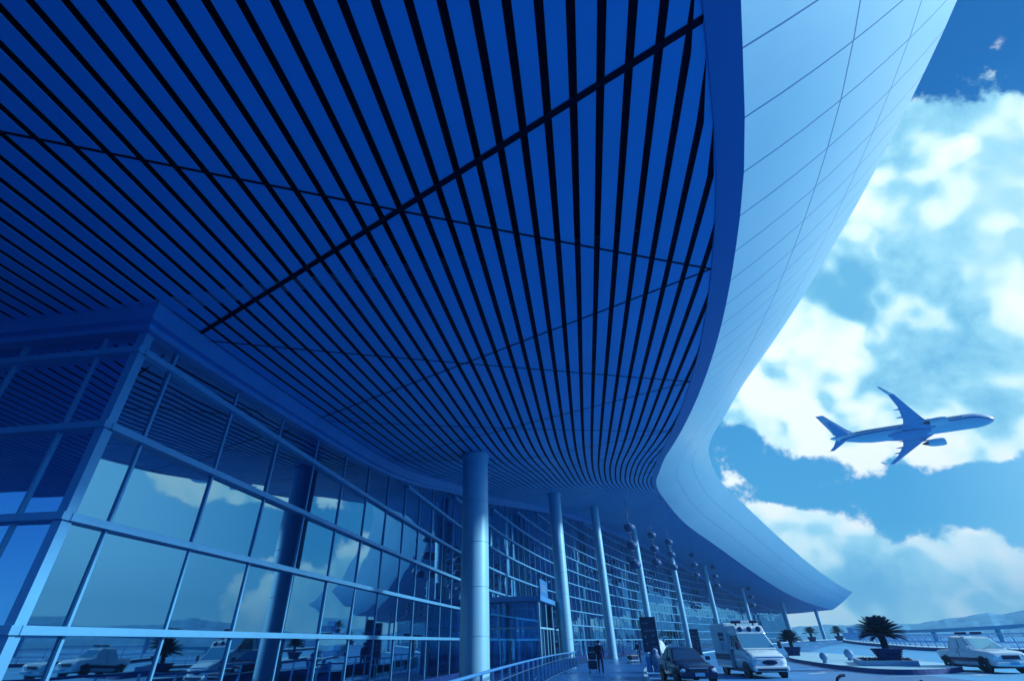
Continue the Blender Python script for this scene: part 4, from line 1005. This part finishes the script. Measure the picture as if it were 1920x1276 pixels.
for sy in (1, -1):
    wb_ = wing([(6.9, -1.5, 1.2, -1.25, .13), (5.2, -1.2, 3.2, -1.05, .12), (3.4, -1.0, 5.9, -.75, .115), (.2, -2.0, 11.5, -.10, .11), (-2.65, -3.95, 16.6, .55, .10)], sy, 'wing', M_wing)
    wing([(-2.65, -3.95, 16.6, .55, .10), (-3.4, -4.5, 17.2, .85, .09), (-4.4, -5.2, 17.8, 1.9, .08), (-5.1, -5.7, 18.15, 2.7, .07)], sy, 'winglet', M_tail, wb_)
    for y in (3.4, 7.2, 10.4):
        x = -1.1-(y-5.9)*.12; ft = MB(); ft.rings([[(x+dx, sy*y+r*math.cos(t), -.95+(y-3)*.13-.12+r*1.1*math.sin(t)) for t in [6.2832*j/10 for j in range(10)]] for dx, r in ((2.2, .03), (1.3, .2), (0, .24), (-1.0, .12), (-1.5, .02))], True, True, True); ft.build('flap_fairing', M_wing, wb_)
    n_ = MB(); n_.lathe([(.78, 8.35), (.98, 8.42), (1.06, 8.2), (1.12, 7.4), (1.10, 6.2), (.92, 4.9), (.72, 4.45), (.70, 4.5)], 28, (0, sy*4.83, -1.98), True, 'x'); en = n_.build('engine', M_nac, AIR)
    k_ = MB(); k_.lathe([(.05, 8.0), (.78, 7.9), (.8, 8.3)], 24, (0, sy*4.83, -1.98), True, 'x'); k_.build('intake', M_dark, en); k_ = MB(); k_.lathe([(.62, 4.7), (.46, 3.9), (.2, 3.3), (.03, 3.0)], 20, (0, sy*4.83, -1.98), True, 'x'); k_.build('exhaust_cone', M_dark, en)
    py_ = MB(); py_.rings([[(7.2, sy*4.83-.12, -1.2), (7.2, sy*4.83+.12, -1.2), (2.0, sy*4.83+.1, -1.0), (2.0, sy*4.83-.1, -1.0)], [(5.2, sy*4.83-.1, -.75), (5.2, sy*4.83+.1, -.75), (1.5, sy*4.83+.1, -.72), (1.5, sy*4.83-.1, -.72)]], True, True, False); py_.build('pylon', M_nac, en)
    wing([(-13.6, -17.4, .55, .95, .10), (-16.2, -18.2, 4.4, 1.35, .09), (-18.1, -19.3, 7.2, 1.75, .08)], sy, 'tailplane', M_wing)
    for k in range(44):
        x = 12.8-k*.58
        if -.3 < x < .9: continue
        b = MB(); a = .28; 
        b.box((x, sy*1.985, .56), (.30, .06, .42)); b.build('cabin_window', M_dark, AIR)
wing([(-9.0, -12.2, 0, 1.75, .02), (-12.2, -17.7, 0, 2.2, .09), (-13.6, -17.9, 0, 3.6, .09), (-17.9, -20.0, 0, 10.6, .08)], 1, 'tail_fin', M_tail, AIR, True)
ck = MB()
for sy in (1, -1):
    ck.poly([(18.32, sy*.92, .62), (17.75, sy*1.18, .78), (17.75, sy*1.02, 1.12), (18.15, sy*.78, 1.02)][::sy]); ck.poly([(18.62, sy*.08, .78), (18.36, sy*.86, .66), (18.18, sy*.72, 1.03), (18.36, sy*.08, 1.10)][::sy])
ck.build('cockpit_window', M_dark, AIR)

# ================================================================== hazy air
hz = MB(); X0, X1, Y0, Y1, Z0, Z1 = -1200, 1200, -1200, 1200, -1.5, 95
hz.box(((X0+X1)/2, (Y0+Y1)/2, (Z0+Z1)/2), (X1-X0, Y1-Y0, Z1-Z0))
hm_ = bpy.data.materials.new('hazy_air'); hm_.use_nodes = True; t = hm_.node_tree; t.nodes.clear(); q = NT(t)
pv = q.n('ShaderNodeVolumePrincipled'); pv.inputs['Density'].default_value = .00065; pv.inputs['Color'].default_value = (.25, .66, 1, 1); o_ = q.n('ShaderNodeOutputMaterial'); q.l(pv.outputs[0], o_.inputs['Volume'])
tag(hz.build('haze', hm_), kind='stuff')
scene.cycles.volume_bounces = 0
